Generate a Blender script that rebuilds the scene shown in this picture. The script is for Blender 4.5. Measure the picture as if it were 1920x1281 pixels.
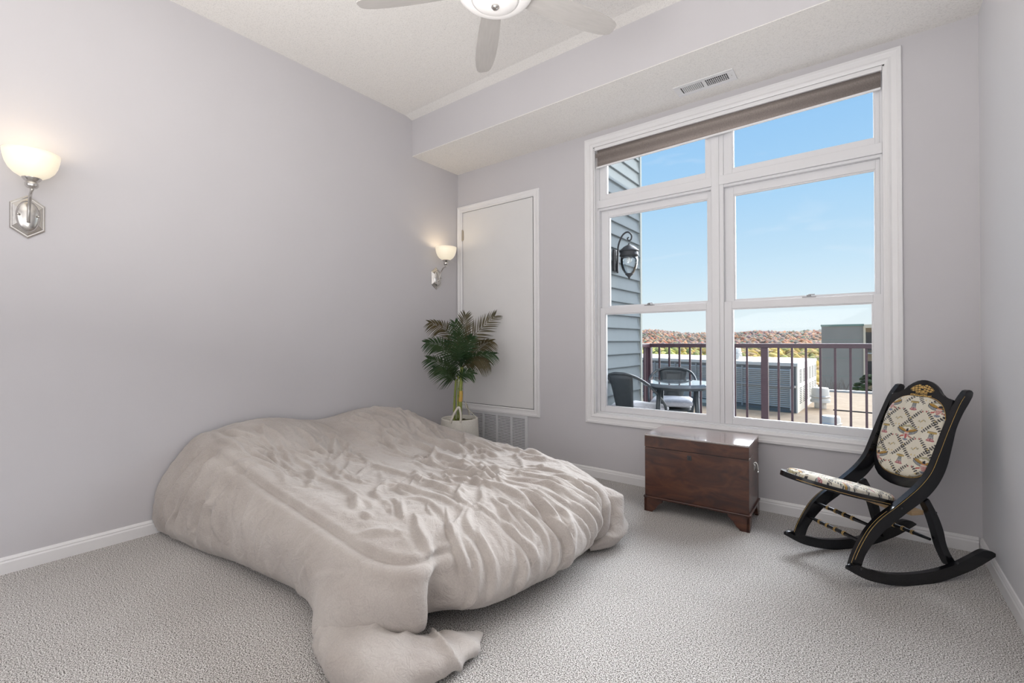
import bpy, bmesh, math, random
import numpy as np
from mathutils import Vector, Matrix, noise

random.seed(7)
rng = np.random.default_rng(7)
S = bpy.context.scene
COL = S.collection
for o in list(bpy.data.objects):
    bpy.data.objects.remove(o)

# ------------------------------------------------------------------ camera
F_PX, CY, YAW, PITCH, ROLL = 860.09, 635.226, .6546, .005, -.0034
cd = bpy.data.cameras.new('camera')
cam = bpy.data.objects.new('camera', cd)
COL.objects.link(cam)
S.camera = cam
c_, s_ = math.cos(YAW), math.sin(YAW)
R0 = Vector((c_, s_, 0)); F0 = Vector((-s_, c_, 0)); U0 = Vector((0, 0, 1))
FV = F0*math.cos(PITCH)+U0*math.sin(PITCH)
U1 = U0*math.cos(PITCH)-F0*math.sin(PITCH)
RV = R0*math.cos(ROLL)+U1*math.sin(ROLL)
UV = U1*math.cos(ROLL)-R0*math.sin(ROLL)
mx = Matrix((RV, UV, -FV)).transposed().to_4x4()
mx.translation = Vector((0, 0, 1.2))
cam.matrix_world = mx
cd.sensor_width = 36
cd.lens = F_PX/1920*36
cd.shift_y = (CY-640.5)/1920
cd.clip_start = .02
cd.clip_end = 5000

# ------------------------------------------------------------------ world
W = bpy.data.worlds.new('sky')
S.world = W
W.use_nodes = True
nt = W.node_tree
nt.nodes.clear()
wo = nt.nodes.new('ShaderNodeOutputWorld')
bg = nt.nodes.new('ShaderNodeBackground')
tc = nt.nodes.new('ShaderNodeTexCoord')
sx = nt.nodes.new('ShaderNodeSeparateXYZ')
rp = nt.nodes.new('ShaderNodeValToRGB')
nt.links.new(tc.outputs['Generated'], sx.inputs[0])
nt.links.new(sx.outputs['Z'], rp.inputs[0])
els = rp.color_ramp.elements
els[0].position = 0; els[0].color = (.54, .60, .62, 1)
els[1].position = 1; els[1].color = (.07, .19, .44, 1)
for p, c in ((.05, (.50, .585, .62)), (.14, (.385, .52, .62)), (.28, (.26, .435, .61)), (.45, (.19, .37, .60))):
    e = els.new(p); e.color = (*c, 1)
# thin cirrus
mp = nt.nodes.new('ShaderNodeMapping'); mp.inputs['Scale'].default_value = (3, 3, 9)
nz = nt.nodes.new('ShaderNodeTexNoise'); nz.inputs['Scale'].default_value = 2.2
nz.inputs['Detail'].default_value = 8; nz.inputs['Distortion'].default_value = .6
cr = nt.nodes.new('ShaderNodeMapRange')
cr.inputs['From Min'].default_value = .60; cr.inputs['From Max'].default_value = .85
cr.inputs['To Max'].default_value = .35
mxn = nt.nodes.new('ShaderNodeMixRGB'); mxn.inputs[2].default_value = (.55, .60, .66, 1)
nt.links.new(tc.outputs['Generated'], mp.inputs[0]); nt.links.new(mp.outputs[0], nz.inputs['Vector'])
nt.links.new(nz.outputs[0], cr.inputs[0]); nt.links.new(cr.outputs[0], mxn.inputs[0])
nt.links.new(rp.outputs[0], mxn.inputs[1]); nt.links.new(mxn.outputs[0], bg.inputs[0])
bg.inputs[1].default_value = 1.0
nt.links.new(bg.outputs[0], wo.inputs[0])

# ------------------------------------------------------------------ lights
def light(name, kind, loc, energy, color=(1, 1, 1), aim=None, size=1, size_y=None, angle=None):
    l = bpy.data.lights.new(name, kind)
    l.energy = energy; l.color = color
    if kind == 'AREA':
        l.size = size
        if size_y: l.shape = 'RECTANGLE'; l.size_y = size_y
    if kind == 'POINT': l.shadow_soft_size = size
    if angle is not None: l.angle = angle
    o = bpy.data.objects.new(name, l); COL.objects.link(o); o.location = loc
    if aim is not None:
        o.rotation_euler = (Vector(aim)-Vector(loc)).to_track_quat('-Z', 'Y').to_euler()
    return o
light('sun', 'SUN', (0, 0, 20), 1.9, (1, .93, .82), aim=Vector((0, 0, 20))-Vector((1, .02, .6)), angle=.009)
light('sky_fill', 'SUN', (0, 6, 20), 7.4, (.92, .955, 1), aim=Vector((0, 6, 20))-Vector((.10, .85, .46)), angle=math.radians(58))  # added broad lamp that boosts the skylight entering through the window
light('rear_fill_light', 'AREA', (-1.0, -1.9, 1.6), 19, (.98, .985, 1), aim=(-1.9, 3.0, 1.6), size=3.2, size_y=2.2)  # added fill lamp behind the camera; no window stands there
light('ceiling_fill_light', 'AREA', (-.9, -.1, 1.5), 50, (1, .985, .965), aim=(-1.0, .25, 3.4), size=1.6, size_y=1.6)  # added lamp aimed upward to brighten the ceiling; no fixture here

S.view_settings.view_transform = 'Standard'
S.view_settings.look = 'None'
S.view_settings.gamma = 1
S.view_settings.use_curve_mapping = False
S.view_settings.exposure = 0.62

# ------------------------------------------------------------------ materials
def mat(name, col=(.8, .8, .8), rough=.5, metal=0., spec=.5, noise_amt=0., noise_scale=20, stretch=(1, 1, 1),
        col2=None, bump=0., bump_scale=200, coat=0., emit=None, emit_s=0., sheen=0., attr=None, detail=4):
    m = bpy.data.materials.new(name)
    m.use_nodes = True
    n = m.node_tree.nodes; L = m.node_tree.links
    b = n['Principled BSDF']
    b.inputs['Base Color'].default_value = (*col, 1)
    b.inputs['Roughness'].default_value = rough
    b.inputs['Metallic'].default_value = metal
    b.inputs['Specular IOR Level'].default_value = spec
    b.inputs['Coat Weight'].default_value = coat
    b.inputs['Sheen Weight'].default_value = sheen
    if emit:
        b.inputs['Emission Color'].default_value = (*emit, 1)
        b.inputs['Emission Strength'].default_value = emit_s
    t = n.new('ShaderNodeTexCoord')
    base = None
    if attr:
        a = n.new('ShaderNodeAttribute'); a.attribute_name = attr
        base = a.outputs['Color']
    if noise_amt or col2:
        mp = n.new('ShaderNodeMapping'); mp.inputs['Scale'].default_value = stretch
        x = n.new('ShaderNodeTexNoise'); x.inputs['Scale'].default_value = noise_scale; x.inputs['Detail'].default_value = detail
        L.new(t.outputs['Object'], mp.inputs[0]); L.new(mp.outputs[0], x.inputs['Vector'])
        r = n.new('ShaderNodeValToRGB')
        r.color_ramp.elements[0].position = .3; r.color_ramp.elements[1].position = .7
        a_ = col; b_ = col2 if col2 else tuple(min(1, v*(1+noise_amt)) for v in col)
        if not col2: a_ = tuple(v*(1-noise_amt) for v in col)
        r.color_ramp.elements[0].color = (*a_, 1); r.color_ramp.elements[1].color = (*b_, 1)
        L.new(x.outputs[0], r.inputs[0])
        if base is not None:
            q = n.new('ShaderNodeMixRGB'); q.blend_type = 'MULTIPLY'; q.inputs[0].default_value = 1
            L.new(base, q.inputs[1]); L.new(r.outputs[0], q.inputs[2]); base = q.outputs[0]
        else: base = r.outputs[0]
    if base is not None: L.new(base, b.inputs['Base Color'])
    if bump:
        x = n.new('ShaderNodeTexNoise'); x.inputs['Scale'].default_value = bump_scale; x.inputs['Detail'].default_value = 3
        L.new(t.outputs['Object'], x.inputs['Vector'])
        u = n.new('ShaderNodeBump'); u.inputs['Strength'].default_value = bump; u.inputs['Distance'].default_value = .01
        L.new(x.outputs[0], u.inputs['Height']); L.new(u.outputs[0], b.inputs['Normal'])
    return m

M = {}
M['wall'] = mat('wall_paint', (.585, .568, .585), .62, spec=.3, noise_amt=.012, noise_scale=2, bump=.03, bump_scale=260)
M['wall_lit'] = mat('wall_paint_lit', (.76, .755, .775), .55, spec=.35, noise_amt=.012, noise_scale=2, bump=.03, bump_scale=260)  # wall paint lightened so its colour carries the light on the right wall
M['trim'] = mat('white_trim_paint', (.80, .79, .795), .35, noise_amt=.01, noise_scale=6)
M['vinyl'] = mat('white_window_vinyl', (.76, .755, .77), .38, noise_amt=.01, noise_scale=6)
M['dark_gap'] = mat('dark_gap', (.03, .03, .035), .8)
M['metal'] = mat('brushed_nickel', (.62, .60, .57), .22, metal=1, noise_amt=.06, noise_scale=60)
M['brass'] = mat('aged_hinge_metal', (.50, .44, .36), .35, metal=1)
M['grille'] = mat('painted_grille_metal', (.66, .66, .68), .45)
M['lock'] = mat('pewter_sash_lock', (.30, .30, .31), .4, metal=.4)
M['panel'] = mat('white_door_panel', (.74, .73, .725), .42, noise_amt=.012, noise_scale=4)
M['blade'] = mat('fan_blade_finish', (.50, .475, .455), .4, noise_amt=.05, noise_scale=9, stretch=(1, 8, 1))
M['dome'] = mat('frosted_light_dome', (.88, .86, .85), .25, emit=(1, .95, .9), emit_s=.10)
M['black'] = mat('black_lacquer', (.006, .006, .008), .24, spec=.4, coat=.15, noise_amt=.3, noise_scale=14)
M['gold'] = mat('gold_paint', (.62, .40, .13), .38, metal=.35, noise_amt=.25, noise_scale=90)
M['rawwood'] = mat('pale_bare_wood', (.52, .36, .20), .6, col2=(.42, .27, .14), noise_scale=12, stretch=(1, 10, 10))
M['tapestry'] = mat('woven_tapestry', (1, 1, 1), .9, attr='paint', noise_amt=.08, noise_scale=500, bump=.25, bump_scale=900, sheen=.2)
M['black_metal'] = mat('charcoal_metal', (.045, .055, .062), .42, noise_amt=.15, noise_scale=30)
M['cushion'] = mat('pale_grey_cushion', (.55, .55, .58), .9, noise_amt=.1, noise_scale=40)
M['iron'] = mat('black_lantern_iron', (.03, .03, .032), .5, bump=.2, bump_scale=200)
M['rail'] = mat('maroon_rail_paint', (.062, .030, .042), .38, noise_amt=.1, noise_scale=30)
M['siding'] = mat('blue_grey_siding', (.245, .275, .285), .85, spec=.08, noise_amt=.02, noise_scale=8)
M['corner'] = mat('cream_corner_board', (.32, .35, .34), .8, spec=.1, noise_amt=.02, noise_scale=8)
M['concrete'] = mat('balcony_concrete', (.55, .52, .48), .8, noise_amt=.06, noise_scale=10)
M['soil'] = mat('dark_potting_moss', (.055, .045, .03), .95, col2=(.12, .11, .05), noise_scale=60, bump=1, bump_scale=90)
M['leaf'] = mat('palm_leaf', (.020, .060, .022), .42, col2=(.055, .085, .030), noise_scale=7, spec=.4)
M['leaf2'] = mat('bronze_palm_leaf', (.060, .052, .022), .45, col2=(.11, .085, .035), noise_scale=7, spec=.4)
M['stem'] = mat('green_palm_stem', (.16, .22, .05), .45, col2=(.30, .33, .07), noise_scale=14, stretch=(1, 1, .4))
M['stem2'] = mat('orange_stem_scar', (.65, .33, .06), .5, col2=(.5, .4, .1), noise_scale=30)
M['frame_grey'] = mat('louver_grey_paint', (.34, .34, .34), .6, noise_amt=.04, noise_scale=3)
M['white_metal'] = mat('white_painted_steel', (.56, .56, .55), .45)
M['galv'] = mat('galvanised_vent_metal', (.55, .55, .55), .3, metal=.6, noise_amt=.08, noise_scale=5)
M['tan_build'] = mat('grey_panel_cladding', (.30, .27, .24), .7, noise_amt=.04, noise_scale=1)
M['cream_build'] = mat('cream_render', (.72, .60, .46), .8, noise_amt=.04, noise_scale=2)
M['dkglass'] = mat('dark_window_glass', (.05, .05, .06), .15, noise_amt=.5, noise_scale=3)
M['green_cap'] = mat('green_metal_cap', (.18, .26, .22), .5)
M['bark'] = mat('grey_bark', (.16, .13, .12), .9)

def glass_mat(name, tint=(1, 1, 1), refl=1.0):
    m = bpy.data.materials.new(name); m.use_nodes = True
    n = m.node_tree.nodes; L = m.node_tree.links; n.clear()
    o = n.new('ShaderNodeOutputMaterial'); t = n.new('ShaderNodeBsdfTransparent'); g = n.new('ShaderNodeBsdfGlossy')
    g.inputs['Roughness'].default_value = .01; t.inputs[0].default_value = (*tint, 1)
    fr = n.new('ShaderNodeFresnel'); fr.inputs[0].default_value = 1.35
    x = n.new('ShaderNodeMixShader'); mu = n.new('ShaderNodeMath'); mu.operation = 'MULTIPLY'; mu.inputs[1].default_value = refl
    L.new(fr.outputs[0], mu.inputs[0]); L.new(mu.outputs[0], x.inputs[0])
    L.new(t.outputs[0], x.inputs[1]); L.new(g.outputs[0], x.inputs[2]); L.new(x.outputs[0], o.inputs[0])
    return m
M['glass'] = glass_mat('window_glass', (.985, .99, .99), .35)
M['lamp_glass'] = glass_mat('seeded_lantern_glass', (.93, .95, .96), 3.0)

def carpet_mat():
    m = bpy.data.materials.new('speckled_carpet_pile'); m.use_nodes = True
    n = m.node_tree.nodes; L = m.node_tree.links; b = n['Principled BSDF']
    b.inputs['Roughness'].default_value = .95; b.inputs['Specular IOR Level'].default_value = .1
    b.inputs['Sheen Weight'].default_value = .15
    t = n.new('ShaderNodeTexCoord')
    v = n.new('ShaderNodeTexNoise'); v.inputs['Scale'].default_value = 205; v.inputs['Detail'].default_value = 3; v.inputs['Roughness'].default_value = .75
    v2 = n.new('ShaderNodeTexNoise'); v2.inputs['Scale'].default_value = 300; v2.inputs['Detail'].default_value = 2
    big = n.new('ShaderNodeTexNoise'); big.inputs['Scale'].default_value = 1.6; big.inputs['Detail'].default_value = 3
    for x in (v, v2, big): L.new(t.outputs['Object'], x.inputs['Vector'])
    ad = n.new('ShaderNodeMath'); ad.operation = 'MULTIPLY_ADD'; ad.inputs[1].default_value = .45
    L.new(v2.outputs[0], ad.inputs[0]); L.new(v.outputs[0], ad.inputs[2])
    r = n.new('ShaderNodeValToRGB'); e = r.color_ramp.elements
    e[0].position = .635; e[0].color = (.045, .037, .031, 1); e[1].position = .81; e[1].color = (.90, .88, .86, 1)
    k = e.new(.685); k.color = (.30, .275, .255, 1); k = e.new(.74); k.color = (.58, .555, .53, 1)
    L.new(ad.outputs[0], r.inputs[0])
    q = n.new('ShaderNodeMixRGB'); q.blend_type = 'MULTIPLY'; q.inputs[0].default_value = 1
    r2 = n.new('ShaderNodeValToRGB'); r2.color_ramp.elements[0].position = .35; r2.color_ramp.elements[1].position = .65
    r2.color_ramp.elements[0].color = (.90, .895, .89, 1); r2.color_ramp.elements[1].color = (1, 1, 1, 1)
    L.new(big.outputs[0], r2.inputs[0]); L.new(r.outputs[0], q.inputs[1]); L.new(r2.outputs[0], q.inputs[2])
    L.new(q.outputs[0], b.inputs['Base Color'])
    u = n.new('ShaderNodeBump'); u.inputs['Strength'].default_value = .5; u.inputs['Distance'].default_value = .005
    L.new(ad.outputs[0], u.inputs['Height']); L.new(u.outputs[0], b.inputs['Normal'])
    return m
M['carpet'] = carpet_mat()

def popcorn_mat():
    m = mat('popcorn_ceiling', (.80, .77, .74), .95, spec=.1)
    n = m.node_tree.nodes; L = m.node_tree.links; b = n['Principled BSDF']
    t = n.new('ShaderNodeTexCoord')
    v = n.new('ShaderNodeTexNoise'); v.inputs['Scale'].default_value = 130; v.inputs['Detail'].default_value = 3; v.inputs['Roughness'].default_value = .7
    L.new(t.outputs['Object'], v.inputs['Vector'])
    r = n.new('ShaderNodeValToRGB'); e = r.color_ramp.elements
    e[0].position = .30; e[0].color = (.72, .70, .675, 1); e[1].position = .50; e[1].color = (.88, .855, .825, 1)
    L.new(v.outputs[0], r.inputs[0]); L.new(r.outputs[0], b.inputs['Base Color'])
    u = n.new('ShaderNodeBump'); u.inputs['Strength'].default_value = .42; u.inputs['Distance'].default_value = .005
    L.new(v.outputs[0], u.inputs['Height']); L.new(u.outputs[0], b.inputs['Normal'])
    return m
M['popcorn'] = popcorn_mat()

def wood_mat(name, c1, c2, c3, rough, coat, scale=3.0, stretch=(1, 5, 5)):
    m = bpy.data.materials.new(name); m.use_nodes = True
    n = m.node_tree.nodes; L = m.node_tree.links; b = n['Principled BSDF']
    b.inputs['Roughness'].default_value = rough; b.inputs['Coat Weight'].default_value = coat; b.inputs['Coat Roughness'].default_value = .12
    t = n.new('ShaderNodeTexCoord'); mp = n.new('ShaderNodeMapping'); mp.inputs['Scale'].default_value = stretch
    x = n.new('ShaderNodeTexNoise'); x.inputs['Scale'].default_value = scale; x.inputs['Detail'].default_value = 9; x.inputs['Distortion'].default_value = 1.4
    L.new(t.outputs['Object'], mp.inputs[0]); L.new(mp.outputs[0], x.inputs['Vector'])
    r = n.new('ShaderNodeValToRGB'); e = r.color_ramp.elements
    e[0].position = .32; e[0].color = (*c1, 1); e[1].position = .72; e[1].color = (*c3, 1); k = e.new(.5); k.color = (*c2, 1)
    L.new(x.outputs[0], r.inputs[0]); L.new(r.outputs[0], b.inputs['Base Color'])
    return m
M['mahogany'] = wood_mat('mahogany_veneer', (.036, .0125, .009), (.070, .023, .0125), (.120, .044, .021), .36, .25, 5.0, (1, 2.6, 2.6))
M['mahogany_top'] = mt_ = wood_mat('polished_mahogany_top', (.05, .018, .013), (.09, .03, .017), (.13, .045, .024), .14, 1.0)
mt_.node_tree.nodes['Principled BSDF'].inputs['Coat IOR'].default_value = 3.8; mt_.node_tree.nodes['Principled BSDF'].inputs['Coat Roughness'].default_value = .14

def duvet_mat():
    m = bpy.data.materials.new('taupe_washed_cotton'); m.use_nodes = True
    n = m.node_tree.nodes; L = m.node_tree.links; b = n['Principled BSDF']
    b.inputs['Roughness'].default_value = .85; b.inputs['Sheen Weight'].default_value = .25; b.inputs['Specular IOR Level'].default_value = .2
    t = n.new('ShaderNodeTexCoord')
    x = n.new('ShaderNodeTexNoise'); x.inputs['Scale'].default_value = 5; x.inputs['Detail'].default_value = 6
    y = n.new('ShaderNodeTexNoise'); y.inputs['Scale'].default_value = 160; y.inputs['Detail'].default_value = 3
    L.new(t.outputs['Object'], x.inputs['Vector']); L.new(t.outputs['Object'], y.inputs['Vector'])
    r = n.new('ShaderNodeValToRGB'); e = r.color_ramp.elements
    e[0].position = .3; e[0].color = (.460, .410, .375, 1); e[1].position = .7; e[1].color = (.555, .508, .472, 1)
    L.new(x.outputs[0], r.inputs[0])
    q = n.new('ShaderNodeMixRGB'); q.blend_type = 'MULTIPLY'; q.inputs[0].default_value = .22
    L.new(r.outputs[0], q.inputs[1]); L.new(y.outputs[0], q.inputs[2]); L.new(q.outputs[0], b.inputs['Base Color'])
    z = n.new('ShaderNodeTexNoise'); z.inputs['Scale'].default_value = 16; z.inputs['Detail'].default_value = 5; z.inputs['Distortion'].default_value = 1.5
    L.new(t.outputs['Object'], z.inputs['Vector'])
    vo = n.new('ShaderNodeTexVoronoi'); vo.feature = 'DISTANCE_TO_EDGE'; vo.inputs['Scale'].default_value = 9
    wv = n.new('ShaderNodeMixRGB'); wv.blend_type = 'ADD'; wv.inputs[0].default_value = .22
    L.new(t.outputs['Object'], wv.inputs[1]); L.new(z.outputs['Color'], wv.inputs[2]); L.new(wv.outputs[0], vo.inputs['Vector'])
    mr = n.new('ShaderNodeMapRange'); mr.inputs['From Max'].default_value = .18; mr.inputs['To Min'].default_value = .25; L.new(vo.outputs['Distance'], mr.inputs[0])
    ml = n.new('ShaderNodeMath'); ml.operation = 'MULTIPLY_ADD'; ml.inputs[1].default_value = 1.0; L.new(z.outputs[0], ml.inputs[0]); L.new(mr.outputs[0], ml.inputs[2]) 
    u = n.new('ShaderNodeBump'); u.inputs['Strength'].default_value = .30; u.inputs['Distance'].default_value = .007
    L.new(ml.outputs[0], u.inputs['Height'])
    u2 = n.new('ShaderNodeBump'); u2.inputs['Strength'].default_value = .06; u2.inputs['Distance'].default_value = .003
    L.new(y.outputs[0], u2.inputs['Height']); L.new(u.outputs[0], u2.inputs['Normal']); L.new(u2.outputs[0], b.inputs['Normal'])
    return m
M['duvet'] = duvet_mat()

def band_mat(name, stops, axis='Z', scale=1.0, offset=0., rough=.9):
    """bands of woven colour along one object axis"""
    m = bpy.data.materials.new(name); m.use_nodes = True
    n = m.node_tree.nodes; L = m.node_tree.links; b = n['Principled BSDF']; b.inputs['Roughness'].default_value = rough
    t = n.new('ShaderNodeTexCoord'); s = n.new('ShaderNodeSeparateXYZ'); L.new(t.outputs['Object'], s.inputs[0])
    a = n.new('ShaderNodeMath'); a.operation = 'MULTIPLY_ADD'; a.inputs[1].default_value = scale; a.inputs[2].default_value = offset
    L.new(s.outputs[axis], a.inputs[0])
    r = n.new('ShaderNodeValToRGB'); e = r.color_ramp.elements
    e[0].position = stops[0][0]; e[0].color = (*stops[0][1], 1); e[1].position = stops[-1][0]; e[1].color = (*stops[-1][1], 1)
    for p, c in stops[1:-1]: k = e.new(p); k.color = (*c, 1)
    L.new(a.outputs[0], r.inputs[0])
    x = n.new('ShaderNodeTexNoise'); x.inputs['Scale'].default_value = 300
    mp = n.new('ShaderNodeMapping'); mp.inputs['Scale'].default_value = (1, 1, .25)
    L.new(t.outputs['Object'], mp.inputs[0]); L.new(mp.outputs[0], x.inputs['Vector'])
    q = n.new('ShaderNodeMixRGB'); q.blend_type = 'OVERLAY'; q.inputs[0].default_value = .35
    L.new(r.outputs[0], q.inputs[1]); L.new(x.outputs[0], q.inputs[2]); L.new(q.outputs[0], b.inputs['Base Color'])
    return m

# ------------------------------------------------------------------ mesh helpers
def obj(name, bm, m, parent=None, smooth=False, angle=None):
    me = bpy.data.meshes.new(name)
    bmesh.ops.recalc_face_normals(bm, faces=bm.faces[:])
    bm.to_mesh(me); bm.free()
    if m is not None: me.materials.append(m)
    if smooth:
        for p in me.polygons: p.use_smooth = True
        if angle:
            me.set_sharp_from_angle(angle=math.radians(angle))
    o = bpy.data.objects.new(name, me); COL.objects.link(o)
    if parent is not None: o.parent = parent
    return o

def mesh_obj(name, V, Fc, m, parent=None, smooth=True, cols=None, angle=None):
    me = bpy.data.meshes.new(name)
    V = np.asarray(V, dtype=np.float32); Fc = np.asarray(Fc, dtype=np.int32)
    k = Fc.shape[1]
    me.vertices.add(len(V)); me.vertices.foreach_set('co', V.ravel())
    me.loops.add(Fc.size); me.loops.foreach_set('vertex_index', Fc.ravel())
    me.polygons.add(len(Fc)); me.polygons.foreach_set('loop_start', np.arange(0, Fc.size, k, dtype=np.int32))
    me.polygons.foreach_set('loop_total', np.full(len(Fc), k, dtype=np.int32))
    me.polygons.foreach_set('use_smooth', np.full(len(Fc), smooth))
    me.update(calc_edges=True); me.validate()
    if cols is not None:
        a = me.color_attributes.new('paint', 'FLOAT_COLOR', 'POINT')
        cc = np.ones((len(V), 4), dtype=np.float32); cc[:, :3] = cols
        a.data.foreach_set('color', cc.ravel())
    if m is not None: me.materials.append(m)
    if angle: me.set_sharp_from_angle(angle=math.radians(angle))
    o = bpy.data.objects.new(name, me); COL.objects.link(o)
    if parent is not None: o.parent = parent
    return o

def box(bm, a, b, bev=0.):
    x0, y0, z0 = a; x1, y1, z1 = b
    vs = [bm.verts.new(p) for p in ((x0, y0, z0), (x1, y0, z0), (x1, y1, z0), (x0, y1, z0), (x0, y0, z1), (x1, y0, z1), (x1, y1, z1), (x0, y1, z1))]
    fs = [bm.faces.new([vs[i] for i in q]) for q in ((0, 3, 2, 1), (4, 5, 6, 7), (0, 1, 5, 4), (1, 2, 6, 5), (2, 3, 7, 6), (3, 0, 4, 7))]
    if bev:
        es = list({e for f in fs for e in f.edges})
        bmesh.ops.bevel(bm, geom=es, offset=bev, segments=2, affect='EDGES', profile=.5)
    return vs

def B(*boxes, bev=0.):
    bm = bmesh.new()
    for a, b in boxes: box(bm, a, b, bev)
    return bm

def tube(bm, pts, rad, seg=10, caps=True, flat=None):
    """tube along pts; rad scalar or list; flat=(normal, factor) squashes the ring"""
    pts = [Vector(p) for p in pts]; n = len(pts)
    if not hasattr(rad, '__len__'): rad = [rad]*n
    rings = []; prev = None
    for i, p in enumerate(pts):
        t = (pts[min(i+1, n-1)]-pts[max(i-1, 0)]).normalized()
        if prev is None:
            a = Vector((0, 0, 1)) if abs(t.z) < .9 else Vector((1, 0, 0))
            u = t.cross(a).normalized()
        else:
            u = (prev-t*prev.dot(t)).normalized()
        prev = u; v = t.cross(u)
        ring = []
        for k in range(seg):
            an = 2*math.pi*k/seg
            ring.append(bm.verts.new(p+(u*math.cos(an)+v*math.sin(an))*rad[i]))
        rings.append(ring)
    for a, b in zip(rings, rings[1:]):
        for k in range(seg): bm.faces.new((a[k], a[(k+1) % seg], b[(k+1) % seg], b[k]))
    if caps:
        bm.faces.new(rings[0][::-1]); bm.faces.new(rings[-1])
    return bm

def lathe(bm, prof, seg=32, c=(0, 0, 0), axis='Z', sq=(1, 1)):
    rings = []
    for r, z in prof:
        ring = []
        for k in range(seg):
            a = 2*math.pi*k/seg; x = r*math.cos(a)*sq[0]; y = r*math.sin(a)*sq[1]
            p = (x, y, z) if axis == 'Z' else ((z, x, y) if axis == 'X' else (x, z, y))
            ring.append(bm.verts.new((p[0]+c[0], p[1]+c[1], p[2]+c[2])))
        rings.append(ring)
    for a, b in zip(rings, rings[1:]):
        for k in range(seg): bm.faces.new((a[k], a[(k+1) % seg], b[(k+1) % seg], b[k]))
    if prof[0][0] > 1e-5: bm.faces.new(rings[0][::-1])
    if prof[-1][0] > 1e-5: bm.faces.new(rings[-1])
    bmesh.ops.remove_doubles(bm, verts=bm.verts[:], dist=1e-6)
    return bm

def prism(bm, pts, fn, t0, t1, bev=0.):
    """polygon pts (2-D) extruded between t0 and t1; fn(u, v, t) -> point"""
    a = [bm.verts.new(fn(u, v, t0)) for u, v in pts]; b = [bm.verts.new(fn(u, v, t1)) for u, v in pts]
    n = len(pts); fs = [bm.faces.new(a[::-1]), bm.faces.new(b)]
    for i in range(n): fs.append(bm.faces.new((a[i], a[(i+1) % n], b[(i+1) % n], b[i])))
    if bev:
        es = list(fs[0].edges)+list(fs[1].edges)
        bmesh.ops.bevel(bm, geom=es, offset=bev, segments=2, affect='EDGES', profile=.5)
    return bm

def catmull(P, n):
    """smooth interpolation through points P (m,k) with n samples"""
    P = np.asarray(P, float); m = len(P)
    t = np.linspace(0, m-1, n); i = np.clip(t.astype(int), 0, m-2); f = (t-i)[:, None]
    p0 = P[np.clip(i-1, 0, m-1)]; p1 = P[i]; p2 = P[i+1]; p3 = P[np.clip(i+2, 0, m-1)]
    return .5*((2*p1)+(-p0+p2)*f+(2*p0-5*p1+4*p2-p3)*f**2+(-p0+3*p1-3*p2+p3)*f**3)

def thing(name, label, cat, loc=(0, 0, 0), rz=0., group=None):
    o = bpy.data.objects.new(name, None); COL.objects.link(o)
    o.empty_display_size = .1
    o.location = loc; o.rotation_euler = (0, 0, rz)
    o['label'] = label; o['category'] = cat
    if group: o['group'] = group
    return o
def tag(o, label, cat, group=None):
    o['label'] = label; o['category'] = cat
    if group: o['group'] = group
    return o
def setting(name, loc=(0, 0, 0)):
    o = bpy.data.objects.new(name, None); COL.objects.link(o); o.location = loc; o['kind'] = 'structure'; return o
def struct(name, bm, m, parent=None, smooth=False):
    o = obj(name, bm, m, parent, smooth)
    if parent is None: o['kind'] = 'structure'
    return o
def dup(o, parent, name=None):
    c = o.copy(); COL.objects.link(c); c.parent = parent
    return c
def copy_tree(root, label, group=None):
    r = root.copy(); COL.objects.link(r); r['label'] = label
    if group: r['group'] = group
    for ch in list(root.children):
        c = dup(ch, r)
        for g in list(ch.children): dup(g, c)
    return r

# ------------------------------------------------------------------ room shell
XL, XR, YB, YF = -3.55, .521, 3.649, -2.2
HC, HS, YS, YO = 3.413, 3.034, 3.006, 3.83     # ceiling, soffit, soffit front, outer wall face
WX0, WX1, WZ0, WZ1 = -1.885, .108, .56, 2.90   # window opening

struct('floor', B(((XL-.1, YF-.1, -.1), (XR+.1, YO-.05, 0))), M['carpet'])
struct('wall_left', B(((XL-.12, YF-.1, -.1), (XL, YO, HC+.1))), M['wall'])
struct('wall_right', B(((XR, YF-.1, -.1), (XR+.12, YO, HC+.1))), M['wall_lit'])
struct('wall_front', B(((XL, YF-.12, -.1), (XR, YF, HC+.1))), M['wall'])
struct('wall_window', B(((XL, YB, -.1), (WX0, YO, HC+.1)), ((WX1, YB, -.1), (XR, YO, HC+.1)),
                        ((WX0, YB, -.1), (WX1, YO, WZ0)), ((WX0, YB, WZ1), (WX1, YO, HC+.1))), M['wall'])
struct('ceiling', B(((XL, YF, HC), (XR, 2.915, HC+.1))), M['popcorn'])
bm = bmesh.new()
prism(bm, [(2.915, HC+.1), (2.915, HC), (YS+.01, HC-.022), (YS+.01, HC+.1)], lambda u, v, t: (t, u, v), XL, XR)
struct('ceiling_edge', bm, M['popcorn'])
struct('wall_soffit', B(((XL, YS, HS+.004), (XR, YS+.06, HC+.1))), M['wall'])
struct('ceiling_soffit', B(((XL, YS, HS), (XR, YB, HS+.004))), M['popcorn'])

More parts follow.
